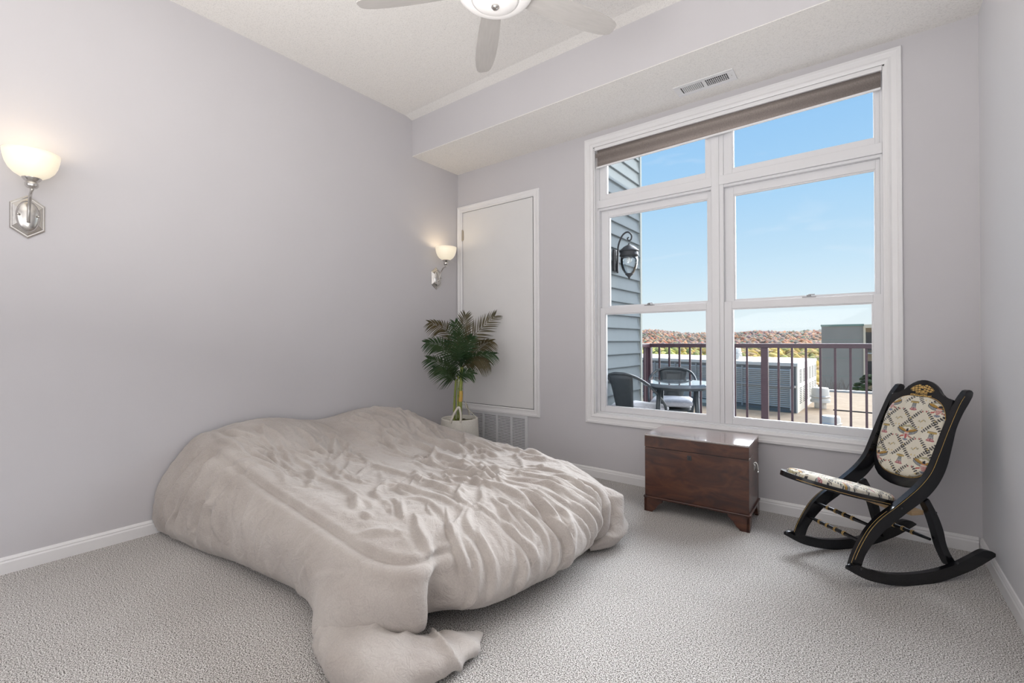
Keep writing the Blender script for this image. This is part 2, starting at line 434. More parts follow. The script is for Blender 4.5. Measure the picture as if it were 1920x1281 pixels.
def baseboard(name, p, q, nrm):
    """profiled board from p to q, nrm points into the room"""
    p = Vector(p); q = Vector(q); nrm = Vector(nrm)
    prof = [(0, 0), (.014, 0), (.014, .058), (.010, .066), (.011, .072), (.005, .084), (0, .086)]
    bm = bmesh.new(); a = [bm.verts.new(p+nrm*u+Vector((0, 0, v))) for u, v in prof]; b = [bm.verts.new(q+nrm*u+Vector((0, 0, v))) for u, v in prof]
    n = len(prof); bm.faces.new(a); bm.faces.new(b[::-1])
    for i in range(n): bm.faces.new((a[i], b[i], b[(i+1) % n], a[(i+1) % n]))
    return struct(name, bm, M['trim'])
baseboard('baseboard_left', (XL, YF, 0), (XL, YB, 0), (1, 0, 0))
baseboard('baseboard_window', (-2.595, YB, 0), (XR-.016, YB, 0), (0, -1, 0))
baseboard('baseboard_right', (XR, YF, 0), (XR, YB, 0), (-1, 0, 0))

# ------------------------------------------------------------------ window
def casing_board(bm, p, q, w, d_in, z=None):
    pass
def mitred(name, x0, x1, z0, z1, w, y, parent, m, prof):
    """four mitred casing boards round an opening (outer x0..x1, z0..z1); prof = [(inward 0..w, proud)]"""
    corners_o = [(x0, z0), (x1, z0), (x1, z1), (x0, z1)]
    inward = [(1, 1), (-1, 1), (-1, -1), (1, -1)]
    out = []
    for i in range(4):
        j = (i+1) % 4
        bm = bmesh.new(); A = []; Bv = []
        for u, d in prof+[(prof[-1][0], 0), (prof[0][0], 0)]:
            A.append(bm.verts.new((corners_o[i][0]+inward[i][0]*u, y-d, corners_o[i][1]+inward[i][1]*u)))
            Bv.append(bm.verts.new((corners_o[j][0]+inward[j][0]*u, y-d, corners_o[j][1]+inward[j][1]*u)))
        n = len(A); bm.faces.new(A); bm.faces.new(Bv[::-1])
        for k in range(n): bm.faces.new((A[k], Bv[k], Bv[(k+1) % n], A[(k+1) % n]))
        out.append(obj(name, bm, m, parent))
    return out
win = setting('window_1')
CAS = [(0, .012), (.004, .020), (.020, .021), (.026, .017), (.050, .015), (.062, .019), (.070, .014), (.082, .010)]
mitred('casing_board', -1.969, .190, .477, 2.984, .082, YB, win, M['trim'], CAS)
# jamb liner and frame
jm = B(((WX0, YB-.004, WZ0), (WX0+.010, YO, WZ1)), ((WX1-.010, YB-.004, WZ0), (WX1, YO, WZ1)),
       ((WX0, YB-.004, WZ0-.008), (WX1, YO+.01, WZ0+.004)), ((WX0, YB-.004, WZ1-.006), (WX1, YO, WZ1)))
obj('jamb', jm, M['trim'], win)
fy0, fy1 = 3.690, 3.80
fr = B(((-.914, fy0, WZ0), (-.862, fy1, WZ1)), ((-.862, fy0+.006, WZ0), (-.832, fy1, WZ1)), ((-.922, fy0+.008, WZ0), (-.914, fy1, WZ1)), bev=.002)
obj('mullion', fr, M['vinyl'], win)
# transom rail
obj('transom_rail', B(((WX0+.01, fy0, 2.372), (-.914, fy1, 2.440)), ((-.862, fy0, 2.372), (WX1-.01, fy1, 2.440)),
                      ((WX0+.01, fy0+.014, 2.352), (-.914, fy1, 2.372)), ((-.862, fy0+.014, 2.352), (WX1-.01, fy1, 2.372)), bev=.003), M['vinyl'], win)
obj('sill', B(((WX0+.01, fy0-.012, WZ0), (WX1-.01, fy1, WZ0+.016)), bev=.003), M['vinyl'], win)
obj('side_stop', B(((WX0+.010, fy0+.005, WZ0+.016), (WX0+.030, fy1, 2.352)), ((WX1-.022, fy0+.005, WZ0+.016), (WX1-.010, fy1, 2.352)),
                   ((WX0+.010, fy0+.005, 2.44), (WX0+.030, fy1, WZ1)), ((WX1-.022, fy0+.005, 2.44), (WX1-.010, fy1, WZ1))), M['vinyl'], win)

def sash(name, x0, x1, z0, z1, g, y0, y1, parent):
    """one sash: four rails round glass g=(gx0,gx1,gz0,gz1)"""
    gx0, gx1, gz0, gz1 = g
    bm = B(((x0, y0, z0), (gx0, y1, z1)), ((gx1, y0, z0), (x1, y1, z1)), ((gx0, y0, z0), (gx1, y1, gz0)), ((gx0, y0, gz1), (gx1, y1, z1)), bev=.002)
    # glazing bead
    b = .008
    for q in (((gx0, y0+.008, gz0), (gx0+b, y1-.004, gz1)), ((gx1-b, y0+.008, gz0), (gx1, y1-.004, gz1)),
              ((gx0+b, y0+.008, gz0), (gx1-b, y1-.004, gz0+b)), ((gx0+b, y0+.008, gz1-b), (gx1-b, y1-.004, gz1))): box(bm, *q)
    o = obj(name, bm, M['vinyl'], parent)
    ym = (y0+y1)/2
    bm = bmesh.new(); vs = [bm.verts.new(p) for p in ((gx0, ym, gz0), (gx1, ym, gz0), (gx1, ym, gz1), (gx0, ym, gz1))]; bm.faces.new(vs)
    obj('pane', bm, M['glass'], o)
    return o
# transom lights
sash('transom_sash', WX0+.030, -.922, 2.440, 2.895, (-1.796, -.957, 2.484, 2.86), 3.705, 3.745, win)
sash('transom_sash', -.832, WX1-.022, 2.440, 2.895, (-.772, .062, 2.478, 2.86), 3.705, 3.745, win)
# upper and lower sashes
sash('upper_sash', WX0+.030, -.922, 1.44, 2.352, (-1.787, -.953, 1.50, 2.297), 3.738, 3.772, win)
sash('upper_sash', -.832, WX1-.022, 1.44, 2.352, (-.769, .064, 1.50, 2.293), 3.738, 3.772, win)
for (a, b, g0, g1) in ((WX0+.032, -.921, -1.808, -.957), (-.831, WX1-.012, -.778, .047)):
    s = sash('lower_sash', a, b, WZ0+.016, 1.489, (g0, g1, .622, 1.436), 3.700, 3.736, win)
    xm = (g0+g1)/2-.03+(.10 if a > -1 else -.0)
    bm = B(((xm-.04, 3.706, 1.489), (xm+.04, 3.73, 1.497))); box(bm, (xm-.014, 3.70, 1.497), (xm+.014, 3.724, 1.508), .002); box(bm, (xm-.004, 3.694, 1.506), (xm+.034, 3.706, 1.512), .002)
    obj('sash_lock', bm, M['lock'], s)
obj('shadow_gap', B(((WX0+.030, fy0+.03, 2.3535), (-.922, fy0+.034, 2.356)), ((-.832, fy0+.03, 2.3535), (WX1-.022, fy0+.034, 2.356))), M['dark_gap'], win)

# roller shade, rolled nearly all the way up
sh = thing('roller_shade', 'taupe banded roller shade rolled up under the window head', 'window shade', (-.888, 3.672, 2.87))
hw = .985
obj('headrail', B(((-hw, -.028, .002), (hw, .016, .028)), bev=.003), M['trim'], sh)
bandm = band_mat('banded_shade_weave', [(0, (.40, .355, .33)), (.18, (.30, .26, .24)), (.30, (.36, .31, .285)), (.46, (.25, .215, .20)), (.60, (.235, .20, .185)), (.78, (.31, .27, .245)), (.9, (.22, .185, .17)), (1, (.27, .23, .21))], 'Z', 1/.15, 1.0)
bm = bmesh.new()
N = 14
zl, zr = -.140, -.098
rows = []
for k in range(N+1):
    f = k/N; bul = -.012*math.sin(f*math.pi)-.006*math.sin(f*2*math.pi)
    rows.append([bm.verts.new((-hw+.006, -.010+bul, .002+(zl-.002)*f)), bm.verts.new((hw-.006, -.010+bul, .002+(zr-.002)*f))])
for a, b in zip(rows, rows[1:]): bm.faces.new((a[0], a[1], b[1], b[0]))
o = obj('shade_fabric', bm, bandm, sh, smooth=True); md = o.modifiers.new('t', 'SOLIDIFY'); md.thickness = .004
bm = bmesh.new(); prism(bm, [(-hw+.006, zl-.013), (hw-.006, zr-.013), (hw-.006, zr), (-hw+.006, zl)], lambda u, v, t: (u, t, v), -.018, -.002, .002)
obj('bottom_rail', bm, M['trim'], sh)
bm = bmesh.new()
cz = [(-hw+.012, -.022, 0), (-hw+.010, -.022, -.8), (-hw+.012, -.022, -1.55), (-hw+.020, -.022, -1.59), (-hw+.028, -.022, -1.55), (-hw+.020, -.022, -.8), (-hw+.020, -.022, 0)]
tube(bm, catmull(cz, 40), .0016, 6); obj('pull_cord', bm, M['trim'], sh, smooth=True)

# ------------------------------------------------------------------ access door, grille, vent
dr = setting('door_1')
mitred('casing_board', XL+.004, -2.462, .466, 2.668, .07, YB, dr, M['trim'], [(0, .012), (.004, .018), (.020, .018), (.030, .013), (.048, .012), (.058, .015), (.068, .008)])
obj('door_panel', B(((-3.460, YB-.010, .540), (-2.537, YB+.001, 2.594)), bev=.0015), M['panel'], dr)
obj('door_gap', B(((-2.537, YB-.003, .536), (-2.531, YB+.001, 2.600)), ((-3.47, YB-.003, .535), (-2.531, YB+.001, .540)), ((-3.47, YB-.003, 2.594), (-2.531, YB+.001, 2.598))), M['dark_gap'], dr)
bm = bmesh.new(); lathe(bm, [(0, 2.29), (.007, 2.29), (.007, 2.41), (0, 2.41)], 12, (-3.463, YB-.018, 0)); box(bm, (-3.476, YB-.016, 2.298), (-3.450, YB-.012, 2.402))
obj('hinge', bm, M['brass'], dr)

gr = thing('return_air_grille', 'white louvred return air grille low on the wall behind the basket planter', 'air grille', (-2.99, YB, .02))
gx0, gx1, gz1 = -.385, .385, .459
cols = [(-.355, -.198), (-.176, -.013), (.009, .172), (.194, .352)]
bm = B(((gx0, -.012, 0), (-.355, 0, gz1)), ((.352, -.012, 0), (gx1, 0, gz1)), ((-.355, -.012, 0), (.352, 0, .03)), ((-.355, -.012, gz1-.035), (.352, 0, gz1)),
       *[((cols[i][1], -.012, .03), (cols[i+1][0], 0, gz1-.035)) for i in range(3)], bev=.0015)
obj('grille_frame', bm, M['grille'], gr)
obj('grille_back', B(((-.355, -.0015, .03), (.352, -.0005, gz1-.035))), M['dark_gap'], gr)
first = None
for (a, b) in cols:
    w = .16
    for k in range(25):
        z = .036+k*.0157
        if first is None:
            bm = bmesh.new(); prism(bm, [(-.003, .009), (-.0018, .0098), (-.0105, .0012), (-.0117, .0004)], lambda u, v, t: (t, u, v), -.0815, .0815)
            first = obj('slat', bm, M['grille'], gr); s = first
        else: s = dup(first, gr)
        s.location = ((a+b)/2, 0, z); s.scale = ((b-a)/.163, 1, 1)

vn = thing('ceiling_vent', 'small white supply register in the lowered ceiling above the window', 'vent', (-.892, 3.428, HS))
obj('vent_frame', B(((-.2, -.078, -.006), (.2, -.045, 0)), ((-.2, .045, -.006), (.2, .078, 0)), ((-.2, -.045, -.006), (-.158, .045, 0)), ((.155, -.045, -.006), (.2, .045, 0)), ((-.012, -.045, -.006), (.012, .045, 0)), bev=.0015), M['trim'], vn)
obj('vent_duct', B(((-.158, -.045, -.0012), (.155, .045, -.0004))), M['dark_gap'], vn)
for k in range(11):
    for sgn, a, b in ((-1, -.152, -.016), (1, .016, .150)):
        x = a+(b-a)*(k+.5)/11
        bm = bmesh.new(); t = .0030
        prism(bm, [(x-t*1.0*sgn, -.0015), (x-t*sgn+.0012, -.0015), (x+t*sgn+.0012, -.007), (x+t*sgn, -.007)], lambda u, v, q: (u, q, v), -.045, .045)
        obj('slat', bm, M['trim'], vn)
obj('cross_slat', B(*[((.014, y-.001, -.0075), (.152, y+.001, -.0055)) for y in (-.022, 0, .022)]), M['trim'], vn)
bm = bmesh.new(); lathe(bm, [(0, -.008), (.004, -.008), (.004, -.005)], 10, (.178, 0, 0)); obj('screw', bm, M['metal'], vn)

# ------------------------------------------------------------------ ceiling fan
fan = thing('ceiling_fan', 'five-blade ceiling fan with frosted white light dome at the top', 'ceiling fan', (-1.350, 1.640, HC))
bm = bmesh.new(); lathe(bm, [(0, 0), (.075, 0), (.07, -.04), (.03, -.065), (.013, -.07), (.013, -.36), (0, -.36)], 28); obj('downrod', bm, M['metal'], fan, True, 40)
bm = bmesh.new(); lathe(bm, [(.02, -.34), (.07, -.36), (.125, -.40), (.14, -.46), (.14, -.52), (.12, -.56), (0, -.56)], 40); obj('motor_housing', bm, M['metal'], fan, True, 40)
DZ = -.585
bm = bmesh.new(); lathe(bm, [(.145, -.55), (.184, DZ+.020), (.184, DZ+.006), (.174, DZ-.012), (.150, DZ-.030), (.112, DZ-.041)], 48); obj('light_ring', bm, M['dome'], fan, True)
bm = bmesh.new(); lathe(bm, [(.112, DZ-.041), (.100, DZ-.048), (.078, DZ-.060), (.05, DZ-.069), (.02, DZ-.073), (0, DZ-.073)], 48); obj('light_dome', bm, M['dome'], fan, True)
bm = bmesh.new(); lathe(bm, [(0, DZ-.071), (.018, DZ-.071), (.019, DZ-.078), (.012, DZ-.086), (0, DZ-.089)], 20); obj('finial', bm, M['metal'], fan, True)
proto = None
a0 = math.atan2(2.118-1.640, -1.836+1.350)
for k in range(5):
    if proto is None:
        bm = bmesh.new()
        xs = np.array([.13, .18, .25, .35, .45, .55, .62, .66, .680, .687]); hw_ = np.array([.046, .052, .057, .062, .064, .061, .053, .044, .032, .016])
        top = [(x, h) for x, h in zip(xs, hw_)]; bot = [(x, -h*.96) for x, h in zip(xs, hw_)][::-1]
        th = math.radians(-13)
        prism(bm, top+bot, lambda u, v, t: (u, v*math.cos(th)-t*math.sin(th), v*math.sin(th)+t*math.cos(th)), -.003, .003, .0015)
        proto = obj('blade', bm, M['blade'], fan)
        b = proto
    else: b = dup(proto, fan)
    b.location = (0, 0, -.563); b.rotation_euler = (0, 0, a0+k*math.radians(72))

# ------------------------------------------------------------------ wall sconces
glass_bowl = mat('alabaster_glass_bowl', (.80, .74, .62), .3, emit=(1, .86, .62), emit_s=.30)
def make_sconce(label, y, z):
    """back plate centre (XL, y, z), arm and bowl project +X"""
    t = thing('wall_sconce', label, 'wall lamp', (XL, y, z), 0, 'brushed nickel sconces on the left wall')
    hexa = [(0, .116), (.066, .068), (.066, -.068), (0, -.116), (-.066, -.068), (-.066, .068)]
    bm = bmesh.new(); sizes = [(1, 0), (1, .006), (.93, .010), (.88, .010), (.84, .013), (.62, .024)]
    rings = [[bm.verts.new((d, u*s, v*s)) for u, v in hexa] for s, d in sizes]
    for a, b in zip(rings, rings[1:]):
        for i in range(6): bm.faces.new((a[i], a[(i+1) % 6], b[(i+1) % 6], b[i]))
    bm.faces.new(rings[-1]); bm.faces.new(rings[0][::-1])
    obj('back_plate', bm, M['metal'], t)
    bm = bmesh.new(); lathe(bm, [(1, .018), (1, .024), (.8, .032), (.45, .038), (0, .040)], 36, axis='X')
    for v in bm.verts: v.co.y *= .046; v.co.z *= .083
    obj('plate_boss', bm, M['metal'], t, True)
    for sg in (-1, 1):
        bm = bmesh.new(); lathe(bm, [(.003, .015), (.003, .034), (.006, .036), (.006, .042), (0, .045)], 12, (0, sg*.038, .004), axis='X'); obj('thumb_screw', bm, M['metal'], t, True)
    bm = bmesh.new()
    pts = catmull([(.038, 0, -.035), (.055, 0, .0), (.072, 0, .05), (.105, 0, .095), (.150, 0, .112), (.168, 0, .114)], 18)
    tube(bm, pts, list(np.linspace(.0075, .0065, 18)), 10); obj('arm', bm, M['metal'], t, True)
    bm = bmesh.new(); lathe(bm, [(0, .114), (.008, .114), (.008, .121), (.020, .126), (.026, .135), (.026, .150), (.022, .155), (.036, .170), (.038, .176), (.030, .178), (0, .178)], 32, (.15, 0, 0)); obj('holder_cup', bm, M['metal'], t, True, 50)
    bm = bmesh.new(); R = .108
    prof = [(.028, .174), (.046, .181), (.068, .196), (.086, .218), (.098, .246), (.105, .276), (R, .306), (R-.004, .307), (.100, .276), (.094, .248), (.082, .222), (.064, .201), (.042, .188), (.0, .185)]
    lathe(bm, prof, 48, (.15, 0, 0)); obj('glass_bowl', bm, glass_bowl, t, True)
    light('sconce_bulb', 'POINT', (XL+.15, y, z+.268), .60, (1, .82, .56), size=.04)
    return t
make_sconce('larger-looking lit sconce at the far left edge over bare wall', .367, 1.872)
make_sconce('lit sconce above the potted palm near the room corner', 3.322, 1.856)

# ------------------------------------------------------------------ duvet
def ridged(x, y, seed, fx, fy, octv=3, sharp=1.0):
    out = np.zeros(x.shape); a = 1.; tot = 0
    for o in range(octv):
        q = np.empty(x.size)
        X = (x.ravel()*fx*2**o); Y = (y.ravel()*fy*2**o)
        for i in range(x.size): q[i] = noise.noise((X[i], Y[i], seed+o*7.3))
        out += a*(1-np.abs(q.reshape(x.shape))*2.2)**1; tot += a; a *= .5
    return out/tot
def vnoise(x, y, seed, fx, fy):
    q = np.empty(x.size); X = x.ravel()*fx; Y = y.ravel()*fy
    for i in range(x.size): q[i] = noise.noise((X[i], Y[i], seed))
    return q.reshape(x.shape)

def build_duvet():
    # stations round the perimeter: hem, bulge, shoulder, edge
    st = [
        ((-3.53, .930, .015), (-3.53, .905, .13), (-3.53, .965, .36), (-3.52, 1.13, .565)),
        ((-3.25, .960, .015), (-3.25, .925, .13), (-3.24, .985, .36), (-3.22, 1.16, .565)),
        ((-2.90, 1.01, .015), (-2.90, .965, .12), (-2.90, 1.01, .34), (-2.90, 1.17, .49)),
        ((-2.50, 1.07, .020), (-2.50, 1.00, .12), (-2.50, 1.03, .31), (-2.50, 1.18, .42)),
        ((-2.10, 1.10, .020), (-2.10, 1.03, .12), (-2.10, 1.03, .30), (-2.10, 1.18, .395)),
        ((-1.82, 1.06, .015), (-1.82, 1.00, .11), (-1.82, 1.02, .29), (-1.80, 1.18, .385)),
        ((-1.68, .97, .015), (-1.67, .935, .10), (-1.64, 1.01, .285), (-1.64, 1.18, .382)),
        ((-1.52, 1.02, .075), (-1.49, .985, .150), (-1.48, 1.035, .285), (-1.52, 1.20, .378)),
        ((-1.37, 1.12, .095), (-1.35, 1.09, .160), (-1.37, 1.11, .280), (-1.45, 1.24, .374)),
        ((-1.335, 1.19, .105), (-1.315, 1.18, .160), (-1.335, 1.19, .275), (-1.43, 1.29, .372)),
        ((-1.41, 1.24, .100), (-1.40, 1.25, .160), (-1.375, 1.26, .265), (-1.44, 1.34, .370)),
        ((-1.37, 1.34, .090), (-1.285, 1.34, .150), (-1.315, 1.34, .265), (-1.43, 1.40, .372)),
        ((-1.28, 1.44, .085), (-1.215, 1.44, .16), (-1.26, 1.46, .275), (-1.41, 1.50, .374)),
        ((-1.23, 1.60, .080), (-1.16, 1.60, .17), (-1.205, 1.62, .285), (-1.38, 1.66, .378)),
        ((-1.20, 1.85, .070), (-1.11, 1.85, .17), (-1.155, 1.87, .290), (-1.34, 1.90, .384)),
        ((-1.21, 2.08, .060), (-1.115, 2.08, .17), (-1.15, 2.09, .290), (-1.34, 2.09, .388)),
        ((-1.25, 2.24, .060), (-1.145, 2.25, .17), (-1.16, 2.26, .290), (-1.36, 2.24, .388)),
        ((-1.33, 2.31, .050), (-1.24, 2.33, .16), (-1.205, 2.36, .285), (-1.38, 2.35, .388)),
        ((-1.36, 2.44, .020), (-1.25, 2.45, .14), (-1.22, 2.47, .280), (-1.41, 2.45, .388)),
        ((-1.34, 2.66, .015), (-1.24, 2.69, .12), (-1.28, 2.63, .28), (-1.50, 2.53, .388)),
        ((-1.60, 2.84, .015), (-1.58, 2.92, .12), (-1.62, 2.86, .28), (-1.66, 2.68, .390)),
        ((-2.20, 2.90, .015), (-2.20, 2.96, .12), (-2.20, 2.92, .29), (-2.20, 2.76, .400)),
        ((-2.90, 2.92, .015), (-2.90, 2.98, .12), (-2.90, 2.95, .33), (-2.90, 2.82, .455)),
        ((-3.30, 2.94, .015), (-3.30, 3.00, .12), (-3.30, 2.97, .34), (-3.28, 2.84, .50)),
        ((-3.53, 2.94, .015), (-3.53, 3.00, .12), (-3.53, 2.97, .34), (-3.52, 2.84, .50)),
    ]
    st = np.array(st)
    NS = 600
    dense = catmull(st.reshape(len(st), -1), 4000).reshape(4000, 4, 3)
    al = np.concatenate([[0], np.cumsum(np.linalg.norm(np.diff(dense[:, 1], axis=0), axis=1))])
    idx = np.interp(np.linspace(0, al[-1], NS), al, np.arange(4000))
    ring = dense[idx.astype(int)]
    for _ in range(3): ring[1:-1] = (ring[:-2]+2*ring[1:-1]+ring[2:])/4
    sarc = np.linspace(0, al[-1], NS)
    NT = 62
    sk = np.array([catmull(np.vstack([r, r[3:4]+(r[3:4]-r[2:3])*np.array([[1, 1, .35]])]), NT+16)[:NT+1] for r in ring])
    NI = 96
    spine = np.stack([np.clip(ring[:, 3, 0], -3.52, -2.15), np.full(NS, 2.0)], 1)
    e = sk[:, -1]
    t = np.linspace(0, 1, NI+1)[1:]
    xi = e[:, None, 0]+(spine[:, None, 0]-e[:, None, 0])*t[None]
    yi = e[:, None, 1]+(spine[:, None, 1]-e[:, None, 1])*t[None]
    def H(x, y):
        h = .402+.012*np.sin((x+1.5)*2.0)*np.cos((y-2)*2.5)
        def blob(cx, cy, ax, ay, hh, p=2.0):
            q = (np.abs((x-cx)/ax)**p+np.abs((y-cy)/ay)**p); return hh*np.exp(-q)
        h = h+blob(-3.42, 1.42, .40, .44, .235, 2.4)+blob(-3.32, 2.44, .42, .40, .225, 2.4)
        h = h+blob(-3.50, 1.93, .25, .30, .075)+blob(-2.95, 2.45, .25, .3, .03)
        return h-.018*np.exp(-((x+2.3)/.5)**2-((y-1.95)/.5)**2)
    zt = H(xi, yi)
    w = np.clip(t/.22, 0, 1)[None]; w = w*w*(3-2*w)
    zi = e[:, None, 2]*(1-w)+zt*w
    P = np.concatenate([sk, np.stack([xi, yi, zi], -1)], 1)
    R = P.shape[1]
    for _ in range(8):
        Q = P.copy(); Q[:, 36:-1] = (P[:, 35:-2]+2*P[:, 36:-1]+P[:, 37:])/4; P = Q
    def normals(P):
        du = np.gradient(P, axis=0); dv = np.gradient(P, axis=1)
        n = np.cross(du, dv); l = np.linalg.norm(n, axis=2, keepdims=True); n = n/np.maximum(l, 1e-9)
        if n[NS//2, 30, 0] < 0: n = -n
        return n
    n = normals(P)
    x, y, z = P[..., 0], P[..., 1], P[..., 2]
    row = np.broadcast_to(np.arange(R)[None], x.shape); sA = np.broadcast_to(sarc[:, None], x.shape)
    top = np.clip((row-NT*.62)/(NT*.30), 0, 1)
    fade = np.clip((R-1-row)/14., 0, 1)
    foot = np.clip((x+1.75)/.30, 0, 1)*np.clip((y-1.28)/.12, 0, 1)
    near = np.clip((1.28-y)/.12, 0, 1)
    head = np.clip((-2.75-x)/.3, 0, 1)
    # seam: the cloth is stitched along the near edge of the top
    sline = NT*.83+3*np.sin(sarc*1.9)
    sd_ = row-sline[:, None]
    smk = np.clip((1.40-y)/.05, 0, 1)*np.clip((x+3.3)/.15, 0, 1)
    D = (.016*np.exp(-((sd_+5)/4.)**2)-.014*np.exp(-(sd_/1.3)**2)+.007*np.exp(-((sd_-3)/2.)**2))*smk
    D = D+.010*vnoise(x, y+z, 40., 2.2, 2.2)
    def fold(a, b, wd, h):
        a = np.array(a); b = np.array(b); d = b-a; Ln = np.linalg.norm(d); d = d/Ln; m = np.array([-d[1], d[0]])
        u = (x-a[0])*d[0]+(y-a[1])*d[1]; v = (x-a[0])*m[0]+(y-a[1])*m[1]+.022*np.sin(u*7+a[1])
        en = np.clip(u/.10, 0, 1)*np.clip((Ln-u)/.2, 0, 1)
        return h*en*np.exp(-np.maximum(v, 0)**2/(wd*wd))*np.exp(-np.minimum(v, 0)**2/(wd*wd*.06))*np.clip(top+.3*foot, 0, 1)
    for q in (((-2.55, 2.30), (-1.60, 2.02), .075, .034), ((-1.95, 1.98), (-1.22, 1.86), .05, .022), ((-2.62, 1.86), (-1.75, 1.78), .05, .020), ((-2.75, 1.50), (-1.9, 1.34), .05, .018),
              ((-3.0, 2.52), (-2.3, 2.47), .05, .018), ((-2.15, 1.66), (-1.45, 1.58), .04, .016), ((-2.9, 2.1), (-2.45, 2.12), .04, .016),
              ((-3.1, 1.25), (-2.88, 1.62), .035, .022), ((-3.06, 1.55), (-2.8, 1.80), .03, .018), ((-3.02, 2.20), (-2.72, 2.36), .04, .020), ((-1.75, 2.25), (-1.18, 2.16), .035, .016), ((-1.75, 2.42), (-1.2, 2.30), .03, .014)):
        D = D+fold(*q)
    # deep upright folds where the cloth turns round the near pillow
    for (fx, wd, h) in ((-3.36, .030, -.022), (-3.18, .028, -.024), (-2.97, .035, -.028), (-2.84, .025, -.014)):
        c = fx+.10*(z-.25)+.02*np.sin(z*14+fx*9)
        D = D+h*np.exp(-((x-c)/wd)**2)*near*np.clip((.55-z)/.1, 0, 1)*np.clip((z-.05)/.1, 0, 1)
        D = D-h*.7*np.exp(-((x-c-.05)/(wd*1.2))**2)*near*np.clip((.55-z)/.1, 0, 1)*np.clip((z-.05)/.1, 0, 1)
    wx = x+.08*vnoise(x, y, 3.1, 2.6, 2.6); wy = y+.09*vnoise(x, y, 8.7, 2.3, 2.3)
    # individual creases: each a curved ridge with one steep flank
    seg = np.linalg.norm(np.diff(P, axis=1), axis=2); rr_ = np.concatenate([np.zeros((NS, 1)), np.cumsum(seg, axis=1)], 1)
    rg = random.Random(11)
    def crease(U, V_, cu, cv, ang, ln, wd, h, mask, curve, wob):
        ca, sa = math.cos(ang), math.sin(ang); du = U-cu; dv = V_-cv
        u = du*ca+dv*sa
        sel = np.abs(u) < ln*.5
        if not sel.any(): return 0
        v = -du*sa+dv*ca-curve*(u*u)/ln-wob*np.sin(u*16+cu*40)
        sel &= np.abs(v) < wd*4
        q = np.zeros(U.shape); us = u[sel]; vs = v[sel]; en = np.cos(us/ln*math.pi)**.8
        ww = wd*(.6+.4*en)
        pr = np.where(vs > 0, np.exp(-(vs/ww)**2), np.exp(-(vs/(ww*.38))**2))-.45*np.exp(-((vs+1.15*ww)/(ww*.8))**2)
        q[sel] = h*en*pr; return q*mask
    tm = top*np.clip(1-.4*foot, .2, 1)
    for k in range(230):
        cx = rg.uniform(-3.1, -1.45); cy = rg.uniform(1.2, 2.75); wd = rg.choice((.010, .014, .018, .024, .032)); ln = wd*rg.uniform(9, 20)
        D = D+crease(wx, wy, cx, cy, math.radians(rg.gauss(-14, 26)), ln, wd, wd*rg.uniform(.46, .80)*rg.choice((1, 1, .7)), tm, rg.uniform(-.35, .35), wd*.35)
    for k in range(80):
        cy = rg.uniform(1.15, 2.75); cx = rg.uniform(-3.36, -2.72); wd = rg.uniform(.011, .028)
        D = D+crease(wx, wy, cx, cy, math.radians(rg.gauss(0, 14)+(cy-1.9)*-22), wd*rg.uniform(8, 14), wd, wd*rg.uniform(.45, .7), top, rg.uniform(-.3, .3), wd*.3)
    s_lo = float(np.interp(1.36, ring[230:400, 1, 1], sarc[230:400])); s_hi = float(np.interp(2.35, ring[230:440, 1, 1], sarc[230:440]))
    swp = sA+.030*vnoise(sA, rr_, 3.3, 3, 5)
    for k in range(74):
        cs = rg.uniform(s_lo-.02, s_hi+.05); wd = rg.choice((.010, .013, .017, .022, .027)); ln = rg.uniform(.16, .42)
        cr_ = rg.uniform(.12, .52)
        D = D+crease(rr_, swp, cr_, cs, math.radians(rg.gauss(0, 9)+(cs-(s_lo+s_hi)/2)*-14), ln, wd, wd*rg.uniform(.50, .85), np.clip(foot*1.5, 0, 1)*(row < R-25), rg.uniform(-.25, .25), wd*.35)
    for k in range(48):
        cs = rg.uniform(.1, 2.1); wd = rg.uniform(.010, .026)
        D = D+crease(rr_, sA, rg.uniform(.08, .42), cs, math.radians(rg.gauss(12, 26)), rg.uniform(.12, .40), wd, wd*rg.uniform(.22, .44)*(1.6 if cs < .75 else 1), near*np.clip(1.2-top, 0, 1), rg.uniform(-.4, .4), wd*.3)
    BASE = P+n*(D*fade)[..., None]
    # --- relax as cloth with slack: the extra length buckles into creases
    ns = BASE.copy()
    nz1 = np.stack([vnoise(x*1+z, y, 61., f, f) for f in (9., 23.)], 0)
    X_ = BASE+n*((nz1[0]*.006+nz1[1]*.006+rng.normal(0, .0012, x.shape))*fade)[..., None]
    pat = np.clip(.75+1.2*vnoise(x+.3*z, y, 21., 2.4, 2.4), .15, 1.5)
    es = .016+top*.022*pat+foot*.050*np.clip(1-.3*top, 0, 1)*np.clip(1+.8*vnoise(sA, z, 5., 5, 2), .4, 1.6)
    et = .010+top*.022*pat+foot*.004
    nm = near*(1-top*.6)
    es = es*(1-nm)+nm*(.016+.05*head*np.clip(1+vnoise(x, z, 8., 4, 4), .3, 1.6)); et = et*(1-nm)+nm*.012
    lock = (fade <= 0)
    fams = []
    def fam(di, dj, kk, sc, w_s, w_t):
        a = BASE[:NS-di, :R-dj] if dj >= 0 else BASE[:NS-di, -dj:]
        b = BASE[di:, dj:] if dj >= 0 else BASE[di:, :R+dj]
        L0 = np.linalg.norm(b-a, axis=2)
        ea = es[:NS-di, :R-dj] if dj >= 0 else es[:NS-di, -dj:]; ta = et[:NS-di, :R-dj] if dj >= 0 else et[:NS-di, -dj:]
        fams.append((di, dj, kk, L0*(1+sc*(w_s*ea+w_t*ta))))
    fam(1, 0, .5, 1., 1, 0); fam(0, 1, .5, 1., 0, 1); fam(1, 1, .22, 1., .5, .5); fam(1, -1, .22, 1., .5, .5)
    fam(2, 0, .12, .90, 1, 0); fam(0, 2, .12, .90, 0, 1)
